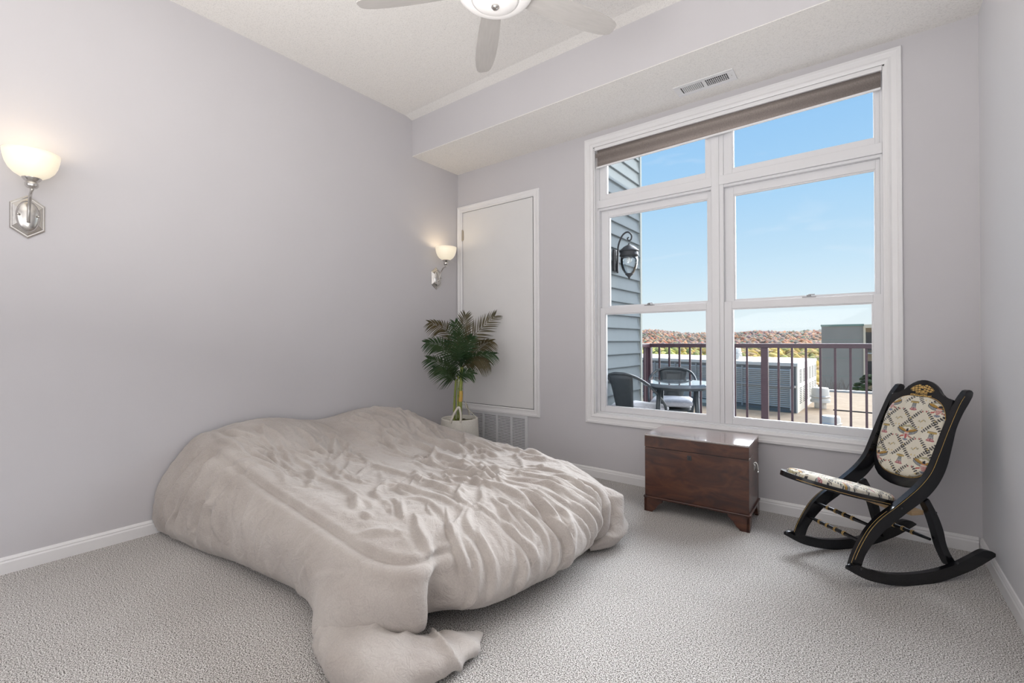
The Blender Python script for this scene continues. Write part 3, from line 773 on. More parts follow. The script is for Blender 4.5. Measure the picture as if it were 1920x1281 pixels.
    fam(5, 0, .10, .62, 1, 0); fam(0, 5, .10, .62, 0, 1)
    fam(11, 0, .06, .30, 1, 0); fam(0, 11, .06, .30, 0, 1)
    low = (n*1.0)
    for it in range(NIT):
        acc = np.zeros_like(X_)
        for di, dj, kk, L0 in fams:
            if dj >= 0: a = X_[:NS-di, :R-dj]; b = X_[di:, dj:]
            else: a = X_[:NS-di, -dj:]; b = X_[di:, :R+dj]
            d = b-a; l = np.sqrt((d*d).sum(2)); c = d*((l-L0)/np.maximum(l, 1e-6)*.5*kk)[..., None]
            if dj >= 0: acc[:NS-di, :R-dj] += c; acc[di:, dj:] -= c
            else: acc[:NS-di, -dj:] += c; acc[di:, :R+dj] -= c
        X_ = X_+acc*.9
        off = X_-BASE; q = (off*n).sum(2, keepdims=True); tang = off-n*q
        q = np.where(q < -.006, -.006+(q+.006)*.5, q*.993)
        X_ = BASE+tang*.96+n*q
        X_[:, -1] = BASE[:, -1]
    for _ in range(1):
        Q = X_.copy(); Q[1:-1, 1:-1] = X_[1:-1, 1:-1]*.6+.1*(X_[:-2, 1:-1]+X_[2:, 1:-1]+X_[1:-1, :-2]+X_[1:-1, 2:]); X_ = Q
    P = BASE+(X_-BASE)*np.clip(row/5., .2, 1)[..., None]*np.clip(fade, .02, 1)[..., None]
    P[..., 0] = np.maximum(P[..., 0], -3.538); P[..., 2] = np.maximum(P[..., 2], .008)
    h0 = P[:, 0]; dirc = np.array([-2.4, 1.95])-h0[:, :2]; dirc /= np.linalg.norm(dirc, axis=1, keepdims=True)
    i1 = np.concatenate([h0[:, :2]+dirc*.05, (h0[:, 2]-.012)[:, None].clip(.006)], 1)
    i2 = np.concatenate([h0[:, :2]+dirc*.16, (h0[:, 2]+.01)[:, None]], 1)
    P = np.concatenate([i2[:, None], i1[:, None], P], 1); R = P.shape[1]
    I = (np.arange(NS-1)[:, None]*R+np.arange(R-1)[None]).ravel()
    return P.reshape(-1, 3), np.stack([I, I+R, I+R+1, I+1], 1)
NIT = 70

V, Fq = build_duvet()
# lobes of the corner that spill onto the carpet
def lobe(spine, seedv, nu=90, nv=56, wr=.010, flat=.0):
    """puffy sack along a spine of (x, y, z, half width, half height); pinched ends"""
    c = catmull(np.array(spine, float), nu)
    out = np.zeros((nu, nv, 3)); T = np.gradient(c[:, :3], axis=0); T /= np.linalg.norm(T, axis=1, keepdims=True)
    for i in range(nu):
        side_ = np.cross(T[i], [0, 0, 1]); side_ /= np.linalg.norm(side_); up = np.cross(side_, T[i])
        for k in range(nv):
            a = 2*math.pi*k/nv; ca, sa = math.cos(a), math.sin(a)
            ex = .8
            u = math.copysign(abs(ca)**ex, ca)*c[i, 3]; v = math.copysign(abs(sa)**ex, sa)*c[i, 4]
            p = c[i, :3]+side_*u+up*v
            ss = np.linalg.norm(p[:2]-np.array([-1.5, 1.35]))
            aa = math.atan2(p[1]-1.30, p[0]+1.50)
            rr = 1-abs(noise.noise((aa*2.6+seedv, ss*2.5, p[2]*5)))*2.2
            r5 = 1-abs(noise.noise((p[0]*8+seedv, p[1]*8, p[2]*8)))*2.2
            d = wr*(1.5*(max(rr, 0)**2-.4)+.5*(r5-.4))
            nn = side_*ca+up*sa
            p = p+nn*d*min(1, c[i, 4]/.04)
            out[i, k] = p
    out[..., 2] = np.maximum(out[..., 2], .006)
    Vv = out.reshape(-1, 3); ff = []
    I = np.arange(nu-1)[:, None]*nv; K = np.arange(nv)[None]
    ff = np.stack([(I+K).ravel(), (I+(K+1) % nv).ravel(), (I+nv+(K+1) % nv).ravel(), (I+nv+K).ravel()], 1)
    return Vv, ff
parts = [(V, Fq)]
# big lower lobe lying on the floor, curling round to a tip
parts.append(lobe([(-1.95, 1.26, .03, .03, .02), (-1.78, 1.15, .045, .05, .045), (-1.65, 1.05, .062, .085, .062), (-1.54, .995, .078, .118, .076), (-1.43, .985, .080, .140, .080),
                   (-1.345, 1.03, .068, .137, .068), (-1.275, 1.13, .056, .125, .055), (-1.245, 1.24, .042, .10, .040), (-1.240, 1.33, .028, .060, .022), (-1.236, 1.395, .016, .012, .008)], 3.7, nu=140, nv=80, wr=.017))
# rolled tail at the far foot corner
parts.append(lobe([(-1.40, 2.62, .22, .05, .05), (-1.27, 2.60, .20, .085, .09), (-1.20, 2.54, .12, .080, .10), (-1.195, 2.45, .065, .070, .062), (-1.215, 2.37, .042, .052, .040), (-1.235, 2.31, .030, .02, .018)], 9.1, wr=.018))
# upright fold between the foot panel and the rolled tail
parts.append(lobe([(-1.36, 2.40, .36, .02, .03), (-1.25, 2.42, .31, .035, .05), (-1.20, 2.41, .22, .045, .05), (-1.20, 2.38, .13, .04, .045), (-1.24, 2.34, .08, .015, .02)], 6.1, nu=50, nv=32, wr=.006))
off = 0; VV = []; FF = []
for v, f in parts:
    VV.append(v); FF.append(f+off); off += len(v)
dv = mesh_obj('duvet', np.concatenate(VV), np.concatenate(FF), M['duvet'], None, True)
tag(dv, 'rumpled taupe duvet covering the low bed against the left wall', 'duvet')

# ------------------------------------------------------------------ blanket chest
ch = thing('blanket_chest', 'dark mahogany blanket chest with bracket feet below the window', 'chest', (-1.236, 3.150, 0), math.radians(1.6))
CW, CD = .662, .395
obj('body', B(((0, 0, .108), (CW, CD, .448)), bev=.003), M['mahogany'], ch)
lid = obj('lid', B(((-.001, -.001, .4515), (CW+.001, CD, .528)), bev=.002), M['mahogany'], ch)
obj('lid_top', B(((-.002, -.003, .528), (CW+.002, CD, .540)), bev=.003), M['mahogany_top'], lid)
obj('lid_gap', B(((.003, .003, .446), (CW-.003, CD-.003, .453))), M['dark_gap'], ch)
obj('base_molding', B(((-.008, -.010, .094), (CW+.010, CD, .110)), bev=.005), M['mahogany'], ch)
def foot_poly(w, h):
    return [(0, 0), (.055, 0), (.060, .012), (.075, .020), (.085, .035), (.095, .055), (.112, .068), (.125, .075), (.128, h), (0, h)]
for (ox, sx_) in ((-.004, 1), (CW+.004, -1)):
    for (oy, sy_) in ((-.005, 1), (CD-.004, -1)):
        bm = bmesh.new()
        prism(bm, foot_poly(.13, .096), lambda u, v, t: (ox+sx_*u, oy+sy_*t, v), 0, .020, .002)
        prism(bm, [(u*.8, v) for u, v in foot_poly(.13, .096)], lambda u, v, t: (ox+sx_*t, oy+sy_*u, v), .0005, .020, .002)
        obj('foot', bm, M['mahogany'], ch)
bm = B(((.290, -.0025, .395), (.318, .002, .428)), bev=.002)
esc = obj('escutcheon', bm, M['iron'], ch)
bm = bmesh.new(); lathe(bm, [(0, -.0036), (.0045, -.0036), (.0045, -.001)], 16, (.304, 0, .416), axis='Y'); box(bm, (.3018, -.0036, .402), (.3062, -.001, .415))
obj('keyhole', bm, M['dark_gap'], esc)
hd = obj('handle_plate', B(((CW, .165, .345), (CW+.003, .245, .395)), bev=.001), M['metal'], ch)
bm = bmesh.new(); tube(bm, catmull([(CW+.004, .170, .385), (CW+.014, .172, .375), (CW+.020, .180, .345), (CW+.022, .205, .330), (CW+.020, .230, .345), (CW+.014, .238, .375), (CW+.004, .240, .385)], 26), .0035, 8)
obj('bail_handle', bm, M['metal'], hd, True)
obj('lid_stay', B(((CW+.0005, .015, .448), (CW+.003, .055, .452))), M['metal'], ch)

# ------------------------------------------------------------------ tapestry weave
def lin(c):
    c = np.array(c)/255.; return np.where(c <= .04045, c/12.92, ((c+.055)/1.055)**2.4)
def paint_tapestry(a, b):
    """woven colours at cloth coordinates a (across), b (up), metres: eagles with shields and bells in leafy wreaths"""
    DX, DY = .122, .150
    C = np.empty(a.shape+(3,)); C[:] = lin((226, 219, 202))
    def put(mask, col): C[mask] = lin(col)
    # wreath sprigs along the diagonals between motifs
    for sg in (1, -1):
        # distance to nearest diagonal line of the lattice shifted half a cell
        q = (a/DX+sg*b/DY)
        fr_ = (q-.5)-np.round(q-.5)
        d = fr_*DX*DY/math.hypot(DX, DY)
        l = (a*DX/math.hypot(DX, DY)*1-sg*b*DY/math.hypot(DX, DY))
        per = .0118; ph = (l/per)-np.floor(l/per)
        leaf = np.abs(np.abs(d)-.0054-.004*(ph-.5)) < .0050*np.sin(np.clip(ph*1.5, 0, 1)*np.pi)
        seg_ = np.where(np.abs((a/DX-.5)-np.round(a/DX-.5))+.0 < .13, np.where(np.abs(b/DY-np.round(b/DY)) < .13, -1, 1), 1)
        put(leaf & (seg_ > -.75), (48, 46, 52))
        put((np.abs(d) < .0008) & (seg_ > -.75), (70, 66, 60))
    ia = np.round(a/DX).astype(int); ib = np.round(b/DY).astype(int)
    u = a-ia*DX; v = b-ib*DY
    eag = ((ia+ib) % 2 == 0)
    ell = lambda cx, cy, rx, ry: ((u-cx)/rx)**2+((v-cy)/ry)**2 < 1
    sc_u = a-(np.floor(a/DX)+.5)*DX; sc_v = b-(np.floor(b/DY)+.5)*DY; rs = np.hypot(sc_u, sc_v)
    wv_ = sc_v-.35*sc_u-.0045*np.sin(sc_u*300); put((np.abs(wv_) < .0034) & (np.abs(sc_u) < .019), (128, 124, 116)); put((np.abs(wv_) < .0022) & (np.abs(sc_u) < .018), (200, 186, 146)); put(rs < .0032, (196, 160, 88))
    clear = ell(0, 0, .047, .034); put(clear, (230, 224, 208))
    # scroll / ribbon above every motif
    rr = np.hypot(u, v+.012); arc = (np.abs(rr-.050-.002*np.sin(u*260)) < .0042) & (v > .022)
    put(arc & eag, (196, 188, 150)); put((np.abs(np.abs(rr-.050-.002*np.sin(u*260))-.0042) < .0010) & (v > .022) & eag, (110, 104, 92))
    # stars
    for (cx, cy, col) in ((-.052, .040, (205, 180, 105)), (.052, .040, (205, 180, 105)), (-.052, -.020, (176, 74, 74)), (.052, -.024, (176, 74, 74)), (0, -.066, (205, 180, 105)), (.030, -.052, (170, 175, 180)), (-.030, -.052, (205, 180, 105))):
        an = np.arctan2(v-cy, u-cx); r = np.hypot(u-cx, v-cy); put(r < .0032+.0022*np.cos(5*an), col)
    # eagle: wings, head, shield, tail
    wing = lambda s, dy, rx, ry: (((u-s*.026)/rx)**2+((v-dy-.010*np.abs(u)/.03)/ry)**2 < 1)
    for s in (-1, 1):
        put(eag & wing(s, -.002, .027, .0135), (70, 68, 70)); put(eag & wing(s, -.002, .0245, .011), (150, 154, 156))
        put(eag & wing(s, .006, .024, .0082), (84, 66, 44)); put(eag & wing(s, .0075, .022, .0068), (176, 136, 66))
        put(eag & (np.abs(np.sin(u*900)) < .22) & wing(s, -.006, .0235, .006), (96, 96, 100))
    put(eag & ell(0, .012, .0065, .010), (44, 46, 56)); put(eag & ell(.001, .020, .0048, .0048), (40, 42, 52)); put(eag & ell(-.007, .019, .004, .0014), (190, 150, 70))
    put(eag & ell(0, .004, .009, .004), (206, 140, 104))
    shd = eag & (np.abs(u) < .0115-np.clip(-v-.016, 0, 1)*.55) & (v < .001) & (v > -.031)
    put(shd, (214, 200, 190)); put(shd & (v < -.006) & (np.sin(u*2*np.pi/.0045) > -.1), (188, 82, 84))
    an = np.arctan2(u, -(v+.026)); rt = np.hypot(u, v+.026)
    tail = eag & (rt < .0175) & (v < -.031) & (np.abs(an) < 1.05); put(tail, (150, 156, 170)); put(tail & (np.abs(np.sin(an*6)) < .4), (64, 68, 82))
    for s, col in ((-1, (190, 96, 88)), (1, (176, 120, 110))):
        put(eag & (np.abs(v+.020+.35*(np.abs(u)-.02)) < .0022+.003*np.abs(np.sin(u*500))) & (s*u > .013) & (s*u < .032), col)
    # bell: yoke, crown, skirt, lip
    be = ~eag
    put(be & (np.abs(u) < .021) & (np.abs(v-.022-.10*np.abs(u)) < .0062+.0012*np.cos(u*180)), (86, 70, 44)); put(be & (np.abs(u) < .0195) & (np.abs(v-.022-.10*np.abs(u)) < .0045), (190, 164, 104))
    hb = .0088+.0085*np.clip((.012-v)/.034, 0, 1)**2.2
    bell = be & (np.abs(u) < hb) & (v < .015) & (v > -.018); put(bell, (164, 168, 168)); put(bell & (np.abs(v-.004) < .0011), (74, 74, 78)); put(bell & (np.abs(v-.011) < .0009), (74, 74, 78))
    put(be & (np.abs(np.abs(u)-hb) < .0010) & (v < .015) & (v > -.020), (70, 70, 74)); put(bell & (v < -.008), (196, 140, 140))
    lip = be & ell(0, -.0185, .0195, .0052); put(lip, (170, 82, 92)); put(be & ell(0, -.0170, .015, .0025), (206, 160, 158)); put(be & (np.abs(u) < .0010) & (v < -.004) & (v > -.020), (60, 54, 58))
    return C

def dome_panel(outline_half, bulge, origin, ex, ey, ez, m, name, parent, off=(0, 0), step=.0022, thick=.004):
    """padded panel: outline_half(b)->(a0,a1) extents per height b; domed towards ez and painted"""
    b0, b1 = outline_half.b0, outline_half.b1
    nb = int((b1-b0)/step)+1; na = int(outline_half.w*2/step)+1
    bb = np.linspace(b0, b1, nb); s = np.linspace(-1, 1, na)
    hwv = np.array([outline_half(x) for x in bb])
    A = hwv[:, None]*s[None]; Bb = np.broadcast_to(bb[:, None], A.shape)
    # distance to edge proxy
    fe = np.clip(1-np.abs(s)[None]**1, 0, 1)*hwv[:, None]
    fv = np.minimum(Bb-b0, b1-Bb)
    t1 = np.clip(np.minimum(fe, np.maximum(fv, 0)+.0)/.05, 0, 1); D = bulge*np.sqrt(np.clip(1-(1-t1)**2, 0, 1))+thick
    D = np.where((fe <= 1e-9), 0, D); D[0] = 0; D[-1] = 0
    o = np.array(origin); P = o+A[..., None]*np.array(ex)+Bb[..., None]*np.array(ey)+D[..., None]*np.array(ez)
    C = paint_tapestry(A+off[0], Bb+off[1])
    I = (np.arange(nb-1)[:, None]*na+np.arange(na-1)[None]).ravel()
    return mesh_obj(name, P.reshape(-1, 3), np.stack([I, I+1, I+na+1, I+na], 1), m, parent, True, C.reshape(-1, 3))

# ------------------------------------------------------------------ rocking chair
rk = thing('rocking_chair', 'black folding rocking chair with gold trim and eagle tapestry upholstery', 'rocking chair', (.003, 3.079, 0), math.radians(226.66))
LIFT = .018
S_front = [(-.392, .912), (-.348, .858), (-.277, .726), (-.222, .611), (-.176, .525), (-.115, .462), (-.042, .410), (.038, .360), (.085, .334), (.132, .304), (.174, .267), (.205, .229), (.236, .183), (.262, .136), (.280, .090)]
S_back = [(-.436, .897), (-.408, .855), (-.372, .805), (-.333, .733), (-.309, .653), (-.275, .546), (-.232, .470), (-.176, .412), (-.116, .372), (-.047, .334), (.017, .296), (.081, .258), (.133, .215), (.175, .174), (.206, .132), (.224, .085)]
sf = catmull(S_front, 60); sb = catmull(S_back, 60)
curl = [(-.400, .922), (-.415, .926), (-.430, .922), (-.439, .911)]
spoly = [tuple(p) for p in sf[::-1]]+curl+[tuple(p) for p in sb]
rb = catmull([(.318, .086), (.25, .048), (.199, .026), (.138, .008), (.077, -.006), (-.007, -.018), (-.086, -.021), (-.166, -.017), (-.246, -.006), (-.328, .012), (-.411, .035), (-.495, .068), (-.548, .092)], 50)
rt_ = catmull([(-.518, .110), (-.474, .121), (-.440, .116), (-.384, .095), (-.302, .068), (-.236, .053), (-.166, .043), (-.086, .039), (-.007, .040), (.076, .048), (.138, .060), (.199, .078), (.250, .100), (.275, .108), (.300, .106), (.318, .096)], 50)
rpoly = [tuple(p) for p in rb]+[tuple(p) for p in rt_]
rlf = catmull([(-.140, .376), (-.170, .320), (-.193, .264), (-.212, .208), (-.230, .152), (-.254, .100), (-.284, .046)], 30)
rlb = catmull([(-.330, .052), (-.293, .102), (-.266, .159), (-.250, .224), (-.224, .289), (-.192, .346), (-.165, .390)], 30)
lpoly = [tuple(p) for p in rlf]+[tuple(p) for p in rlb]
for sgn in (1, -1):
    sd = lambda u, v, t: (u, sgn*t, v+LIFT)
    bm = bmesh.new(); prism(bm, spoly, sd, .160, .186, .003); fr_o = obj('side_frame', bm, M['black'], rk, True, 30)
    bm = bmesh.new(); tube(bm, [sd(p[0]-.006, p[1]-.004, .1863) for p in catmull(S_front, 70)[2:66]], .0010, 6); obj('gold_stripe', bm, M['gold'], fr_o, True)
    if True:
        bm = bmesh.new(); tube(bm, [sd(p[0]+.0005, p[1]+.0005, .180) for p in catmull(S_front, 70)[38:68]], .0008, 6); obj('gold_stripe', bm, M['gold'], fr_o, True)
    bm = bmesh.new(); prism(bm, rpoly, sd, .187, .209, .003); ro = obj('rocker', bm, M['black'], rk, True, 30)
    bm = bmesh.new(); prism(bm, lpoly, sd, .152, .186, .003); rl_o = obj('rear_leg', bm, M['black'], rk, True, 30)
    for (u, w, t, par) in ((-.005, .352, .186, fr_o), (-.205, .318, .186, rl_o), (.252, .088, .209, ro), (-.300, .072, .209, ro)):
        bm = bmesh.new(); lathe(bm, [(.0065, t-.001), (.0065, t+.0012), (.004, t+.0026), (0, t+.003)], 14, axis='Y')
        for v in bm.verts: v.co = Vector((v.co.x+u, v.co.y*sgn, v.co.z+w+LIFT))
        obj('bolt', bm, M['iron'], par, True)
# turned stretchers
def stretcher(u, w, half=.161, r=.0098):
    prof = []; n = 60
    rings = [-.072, -.034, .012, .056, .060]
    for i in range(n+1):
        y = -half+2*half*i/n
        rr = r*(.62+.38*math.cos(y/half*1.35)); 
        for q in (-.085, -.035, .015, .065):
            rr += .0022*math.exp(-((y-q)/.004)**2)
        prof.append((rr, y))
    bm = bmesh.new(); lathe(bm, [(0, -half)]+prof+[(0, half)], 16, (u, 0, w+LIFT), axis='Y')
    o = obj('stretcher', bm, M['black'], rk, True)
    for q in (-.085, -.035, .015, .065):
        for dq in (-.0032, .0032):
            bm = bmesh.new(); y = q+dq; rr = r*(.62+.38*math.cos(y/half*1.35))+.0020
            lathe(bm, [(rr-.001, y-.0014), (rr+.0007, y-.001), (rr+.0007, y+.001), (rr-.001, y+.0014)], 16, (u, 0, w+LIFT), axis='Y'); obj('gold_ring', bm, M['gold'], o, True)
stretcher(.200, .195); stretcher(.148, .268); stretcher(-.212, .172, .152)
# battens
obj('batten', B(((-.168, -.158, .300+LIFT), (-.095, .158, .322+LIFT)), bev=.002), M['rawwood'], rk)
obj('batten', B(((-.012, -.150, .334+LIFT), (.022, .150, .352+LIFT)), bev=.002), M['rawwood'], rk)
# seat
sl_ = math.atan(.265); se = Vector((math.cos(sl_), 0, math.sin(sl_))); sn = Vector((-math.sin(sl_), 0, math.cos(sl_)))
s0 = Vector((.05, 0, .393+LIFT-.004))
def seat_half(b, L0=-.20, L1=.425, hw=.176, inner=0.):
    c = (L0+L1)/2; h = (L1-L0)/2-inner; q = abs((b-c)/h)
    if q >= 1: return 0.
    wv = (hw-inner)*(1-q**2.3)**(1/2.3)
    lim = .156+.024*min(1, max(0, (b-.04)/.14))
    return min(wv, lim-inner)
bs = .1125-.3125*np.cos(np.linspace(0, math.pi, 60))
sp = [(float(b), seat_half(b)) for b in bs]; sp = sp+[(b, -w) for b, w in sp[::-1][1:-1]]
bm = bmesh.new(); prism(bm, sp, lambda u, v, t: tuple(s0+se*u+Vector((0, v, 0))+sn*t), -.026, 0, .005)
seat = obj('seat_frame', bm, M['black'], rk, True, 35)
bm = bmesh.new(); tube(bm, [s0+se*float(b)*1.0+Vector((0, seat_half(b)+.0008, 0))+sn*(-.017) for b in bs[6:56]], .0012, 6); obj('gold_stripe', bm, M['gold'], seat, True)
class SH:
    b0, b1, w = -.168, .388, .15
    def __call__(s, b): return max(seat_half(b, inner=.026), .0005)
SHi = SH()
dome_panel(SHi, .022, s0, (0, 1, 0), tuple(se), tuple(sn), M['tapestry'], 'seat_upholstery', rk, off=(.02, -.05), thick=.004)
# back panel
b0v = Vector((-.203, 0, .450+LIFT)); bt = Vector((-.322, 0, .947)).normalized(); bn = Vector((.947, 0, .322)).normalized()
half = [(-.052, 0), (-.050, .035), (-.040, .075), (-.022, .110), (.006, .138), (.045, .155), (.075, .160)]
crest = [(.448, .160), (.452, .145), (.456, .125), (.462, .108), (.478, .094), (.500, .078), (.520, .058), (.534, .036), (.539, .015), (.540, 0)]
pr = half+crest
outl = [(w, b) for b, w in pr]+[(-w, b) for b, w in pr[::-1][1:-1]]
bm = bmesh.new(); prism(bm, outl, lambda u, v, t: tuple(b0v+bt*v+Vector((0, u, 0))+bn*t), -.022, 0, .003)
bk = obj('back_frame', bm, M['black'], rk, True, 35)
def up_half(b):
    q = (b-.226)/.222; q = abs(q)
    if q >= 1: return .0005
    return .157*(1-q**3.6)**(1/2.4)
class UH:
    b0, b1, w = .006, .446, .157
    def __call__(s, b): return up_half(b)
dome_panel(UH(), .020, b0v, (0, 1, 0), tuple(bt), tuple(bn), M['tapestry'], 'back_upholstery', rk, off=(0, -.235), thick=.003)
an = np.linspace(0, 2*math.pi, 121)
ring = []
for k in range(120):
    ca, sa = math.cos(an[k]), math.sin(an[k]); bq = .226+.2235*math.copysign(abs(sa)**(2/3.0), sa); aq = .1585*math.copysign(abs(ca)**(2/3.0), ca)
    ring.append(b0v+bt*bq+Vector((0, aq, 0))+bn*.0008)
bm = bmesh.new(); tube(bm, ring+ring[:2], .0014, 6, caps=False); obj('gold_stripe', bm, M['gold'], bk, True)
# gilt eagle stencil on the crest
gx = np.linspace(-.072, .072, 132); gz = np.linspace(.447, .532, 78); GX, GZ = np.meshgrid(gx, gz)
u, v = GX, GZ-.447
mask = np.zeros(u.shape, bool)
au = np.abs(u)
wings = (au > .008) & (au < .060) & (v > .012+.0*au) & (v < .066-.55*np.maximum(au-.022, 0)-.35*np.maximum(.018-au, 0)) & (v > .030-.25*(.06-au))
feather = (np.sin((v*1.0+au*.25)*2*np.pi/.0125) > -.72) & (np.sin((au-v*.2)*2*np.pi/.018) > -.86)
mask |= wings & feather
mask |= (np.hypot(u*.9, v-.052) < .0085) & ~(np.hypot(u-.002, v-.053) < .0028)
mask |= (au < .0085) & (v > .014) & (v < .034) & (np.sin(u*2*np.pi/.0052) > -.5)
mask |= (v > .003+.0016*np.sin(u*120)) & (v < .009+.0016*np.sin(u*120)) & (au < .055-.0*v) & (np.sin(u*300) > -.93)
mask |= (np.abs(v-.016) < .0035) & (np.abs(au-.022) < .009) & (np.sin(u*900) > -.4)
ids = np.argwhere(mask[:-1, :-1]); n_ = len(gx)
VG = np.array([tuple(b0v+bt*float(GZ[i, j])+Vector((0, float(GX[i, j]), 0))+bn*.0006) for i in range(len(gz)) for j in range(n_)])
FG = np.array([(i*n_+j, i*n_+j+1, (i+1)*n_+j+1, (i+1)*n_+j) for i, j in ids])
used, inv = np.unique(FG, return_inverse=True)
mesh_obj('eagle_emblem', VG[used], inv.reshape(FG.shape), M['gold'], bk, False)

# ------------------------------------------------------------------ potted palm
PX, PY = -3.10, 3.205
pp = thing('potted_palm', 'artificial palm in a white and tan woven basket in the room corner', 'plant', (PX, PY, 0))
bask = band_mat('woven_rope_basket', [(0, (.42, .27, .14)), (.53, (.45, .29, .15)), (.545, (.66, .63, .57)), (1, (.69, .66, .60))], 'Z', 1/.46, 0)
prof = []
for i in range(64):
    z = .46*i/63; r = .150+.034*math.sin(min(1, z/.30)*math.pi/2)-.010*max(0, (z-.30)/.16)
    prof.append((r+.0022*abs(math.sin(z*math.pi/.0145)), z))
bm = bmesh.new(); lathe(bm, [(0, .002)]+prof+[(.166, .462), (.160, .45), (.160, .40), (0, .40)], 48); obj('basket', bm, bask, pp, True)
bm = bmesh.new()
bmesh.ops.create_grid(bm, x_segments=24, y_segments=24, size=.150)
for v in bm.verts:
    r = math.hypot(v.co.x, v.co.y); m_ = max(abs(v.co.x), abs(v.co.y))
    if r > 0: v.co.x *= m_/r; v.co.y *= m_/r
    v.co.z = .425+.022*noise.noise((v.co.x*25, v.co.y*25, 3))+.012*(1-m_/.15)
obj('moss', bm, M['soil'], pp, True)
tocam = Vector((-PX, -PY, 0)).normalized(); rgt = Vector((c_, s_, 0))
def pv(px, py, dz=0.):
    """point on the plane through the plant facing the room, given a direction (photo pixel) from the lens, then moved dz towards the room"""
    d = FV+RV*((px-960)/F_PX)+UV*((CY-py)/F_PX); n_ = Vector((PX, PY, 0)).normalized()
    t = Vector((PX, PY, 0)).dot(n_)/d.dot(n_); p = Vector((0, 0, 1.2))+d*t
    return p-Vector((PX, PY, 0))+tocam*dz
def strap(pts, w, m, name):
    pts = catmull(pts, 26); bm = bmesh.new(); prev = None
    for i, p in enumerate(pts):
        p = Vector(p); t = (Vector(pts[min(i+1, 25)])-Vector(pts[max(i-1, 0)])).normalized(); nrm = Vector((p.x, p.y, 0)).normalized(); sd_ = t.cross(nrm).normalized()*w
        c4 = [bm.verts.new(p+sd_*a+nrm*b) for a, b in ((-1, -.0035), (1, -.0035), (1, .0035), (-1, .0035))]
        if prev:
            for k in range(4): bm.faces.new((prev[k], prev[(k+1) % 4], c4[(k+1) % 4], c4[k]))
        prev = c4
    return obj(name, bm, m, pp, True)
rope = mat('natural_cotton_rope', (.66, .62, .54), .9, noise_amt=.1, noise_scale=120)
f1 = tocam*.172
strap([f1+rgt*-.085+Vector((0, 0, .44)), f1*1.0+rgt*-.055+Vector((0, 0, .52)), f1*.98+rgt*-.012+Vector((0, 0, .585)), f1+rgt*.004+Vector((0, 0, .56)), f1*1.0+rgt*.012+Vector((0, 0, .50)), f1+rgt*.006+Vector((0, 0, .44))], .010, rope, 'handle')
f2 = rgt*.168-tocam*.03
strap([f2+Vector((0, 0, .44)), f2*.8+Vector((0, 0, .49)), f2*.42+Vector((0, 0, .55)), f2*.35-tocam*.06+Vector((0, 0, .60)), f2*.5-tocam*.12+Vector((0, 0, .53)), f2*.6-tocam*.14+Vector((0, 0, .44))], .008, rope, 'handle')
# stems
def stem(pts, r0, r1, m, name='stem', nodes=True):
    P = catmull([tuple(p) for p in pts], 60); rad = [r0+(r1-r0)*i/59+(.0022 if nodes and i % 7 == 0 else 0) for i in range(60)]
    bm = bmesh.new(); tube(bm, P, rad, 12); return obj(name, bm, m, pp, True)
s1 = stem([pv(863, 790), pv(863, 745), pv(865, 710), pv(866, 688)], .020, .016, M['stem'])
stem([pv(863, 753, .003), pv(864, 741, .003), pv(864, 733, .003)], .0205, .0195, M['stem2'], 'stem_scar', False)
stem([pv(852, 790, -.02), pv(852, 760, -.02), pv(854, 725, -.02), pv(855, 712, -.01)], .014, .009, M['stem'])
stem([pv(857, 790, .02), pv(858, 750, .02), pv(859, 705, .02)], .007, .005, M['stem'])
def frond(p0, ctrl, tip, ll=.20, n=24, m=None, droop=.25, roll=0.):
    """pinnate leaf: rachis from p0 over ctrl to tip; leaflets both sides"""
    P = np.array([tuple(p0), tuple((p0+ctrl)/2), tuple(ctrl), tuple((ctrl+tip)/2+Vector((0, 0, .012))), tuple(tip)])
    C_ = catmull(P, 60)
    bm = bmesh.new(); tube(bm, C_, list(np.linspace(.0052, .0012, 60)), 6)
    Ltot = 60
    fc = tocam
    n = int(n*1.08)
    for i in range(n):
        f = .20+.80*i/(n-1); k = min(58, int(f*59)); p = Vector(C_[k]); t = (Vector(C_[k+1])-Vector(C_[max(0, k-1)])).normalized()
        side_ = t.cross(fc)
        if side_.length < .3: side_ = t.cross(Vector((0, 0, 1)))
        side_.normalize(); nrm = side_.cross(t).normalized()
        q = (f-.2)/.8
        L_ = ll*(.62+.9*math.sin(math.pi*min(1, q*.85+.12)))*.66
        for s in (-1, 1):
            a = math.radians(62-34*q)+random.uniform(-.07, .07)
            d = (t*math.cos(a)+side_*s*math.sin(a)+nrm*(.22+random.uniform(-.08, .08))+Vector((0, 0, roll))).normalized()
            wv = .0060*(1-.25*q)
            up = d.cross(nrm).normalized()
            pts = []
            N_ = 5
            for j in range(N_+1):
                g = j/N_; c = p+d*L_*g+Vector((0, 0, -droop*L_*g*g)); ww = wv*math.sin(math.pi*min(1, .12+.88*g**.8))+.0004
                if j == N_: ww = .0003
                pts.append((bm.verts.new(c-up*ww+nrm*.0016), bm.verts.new(c-nrm*.0006), bm.verts.new(c+up*ww+nrm*.0016)))
            for a_, b_ in zip(pts, pts[1:]):
                bm.faces.new((a_[0], a_[1], b_[1], b_[0])); bm.faces.new((a_[1], a_[2], b_[2], b_[1]))
    o = obj('frond', bm, m or M['leaf'], pp, True); return o
cr1 = pv(865, 690); cr2 = pv(855, 715, -.02); g_, b_ = M['leaf'], M['leaf2']
frond(cr1, pv(880, 640, -.03), pv(929, 592, -.10), .185, 28, b_, .12)
frond(cr1, pv(868, 630, -.05), pv(873, 590, -.10), .15, 22, b_, .1)
frond(cr1, pv(862, 655, .06), pv(853, 606, .13), .17, 26, g_, .2)
frond(cr1, pv(861, 672, .12), pv(858, 628, .20), .17, 24, g_, .35)
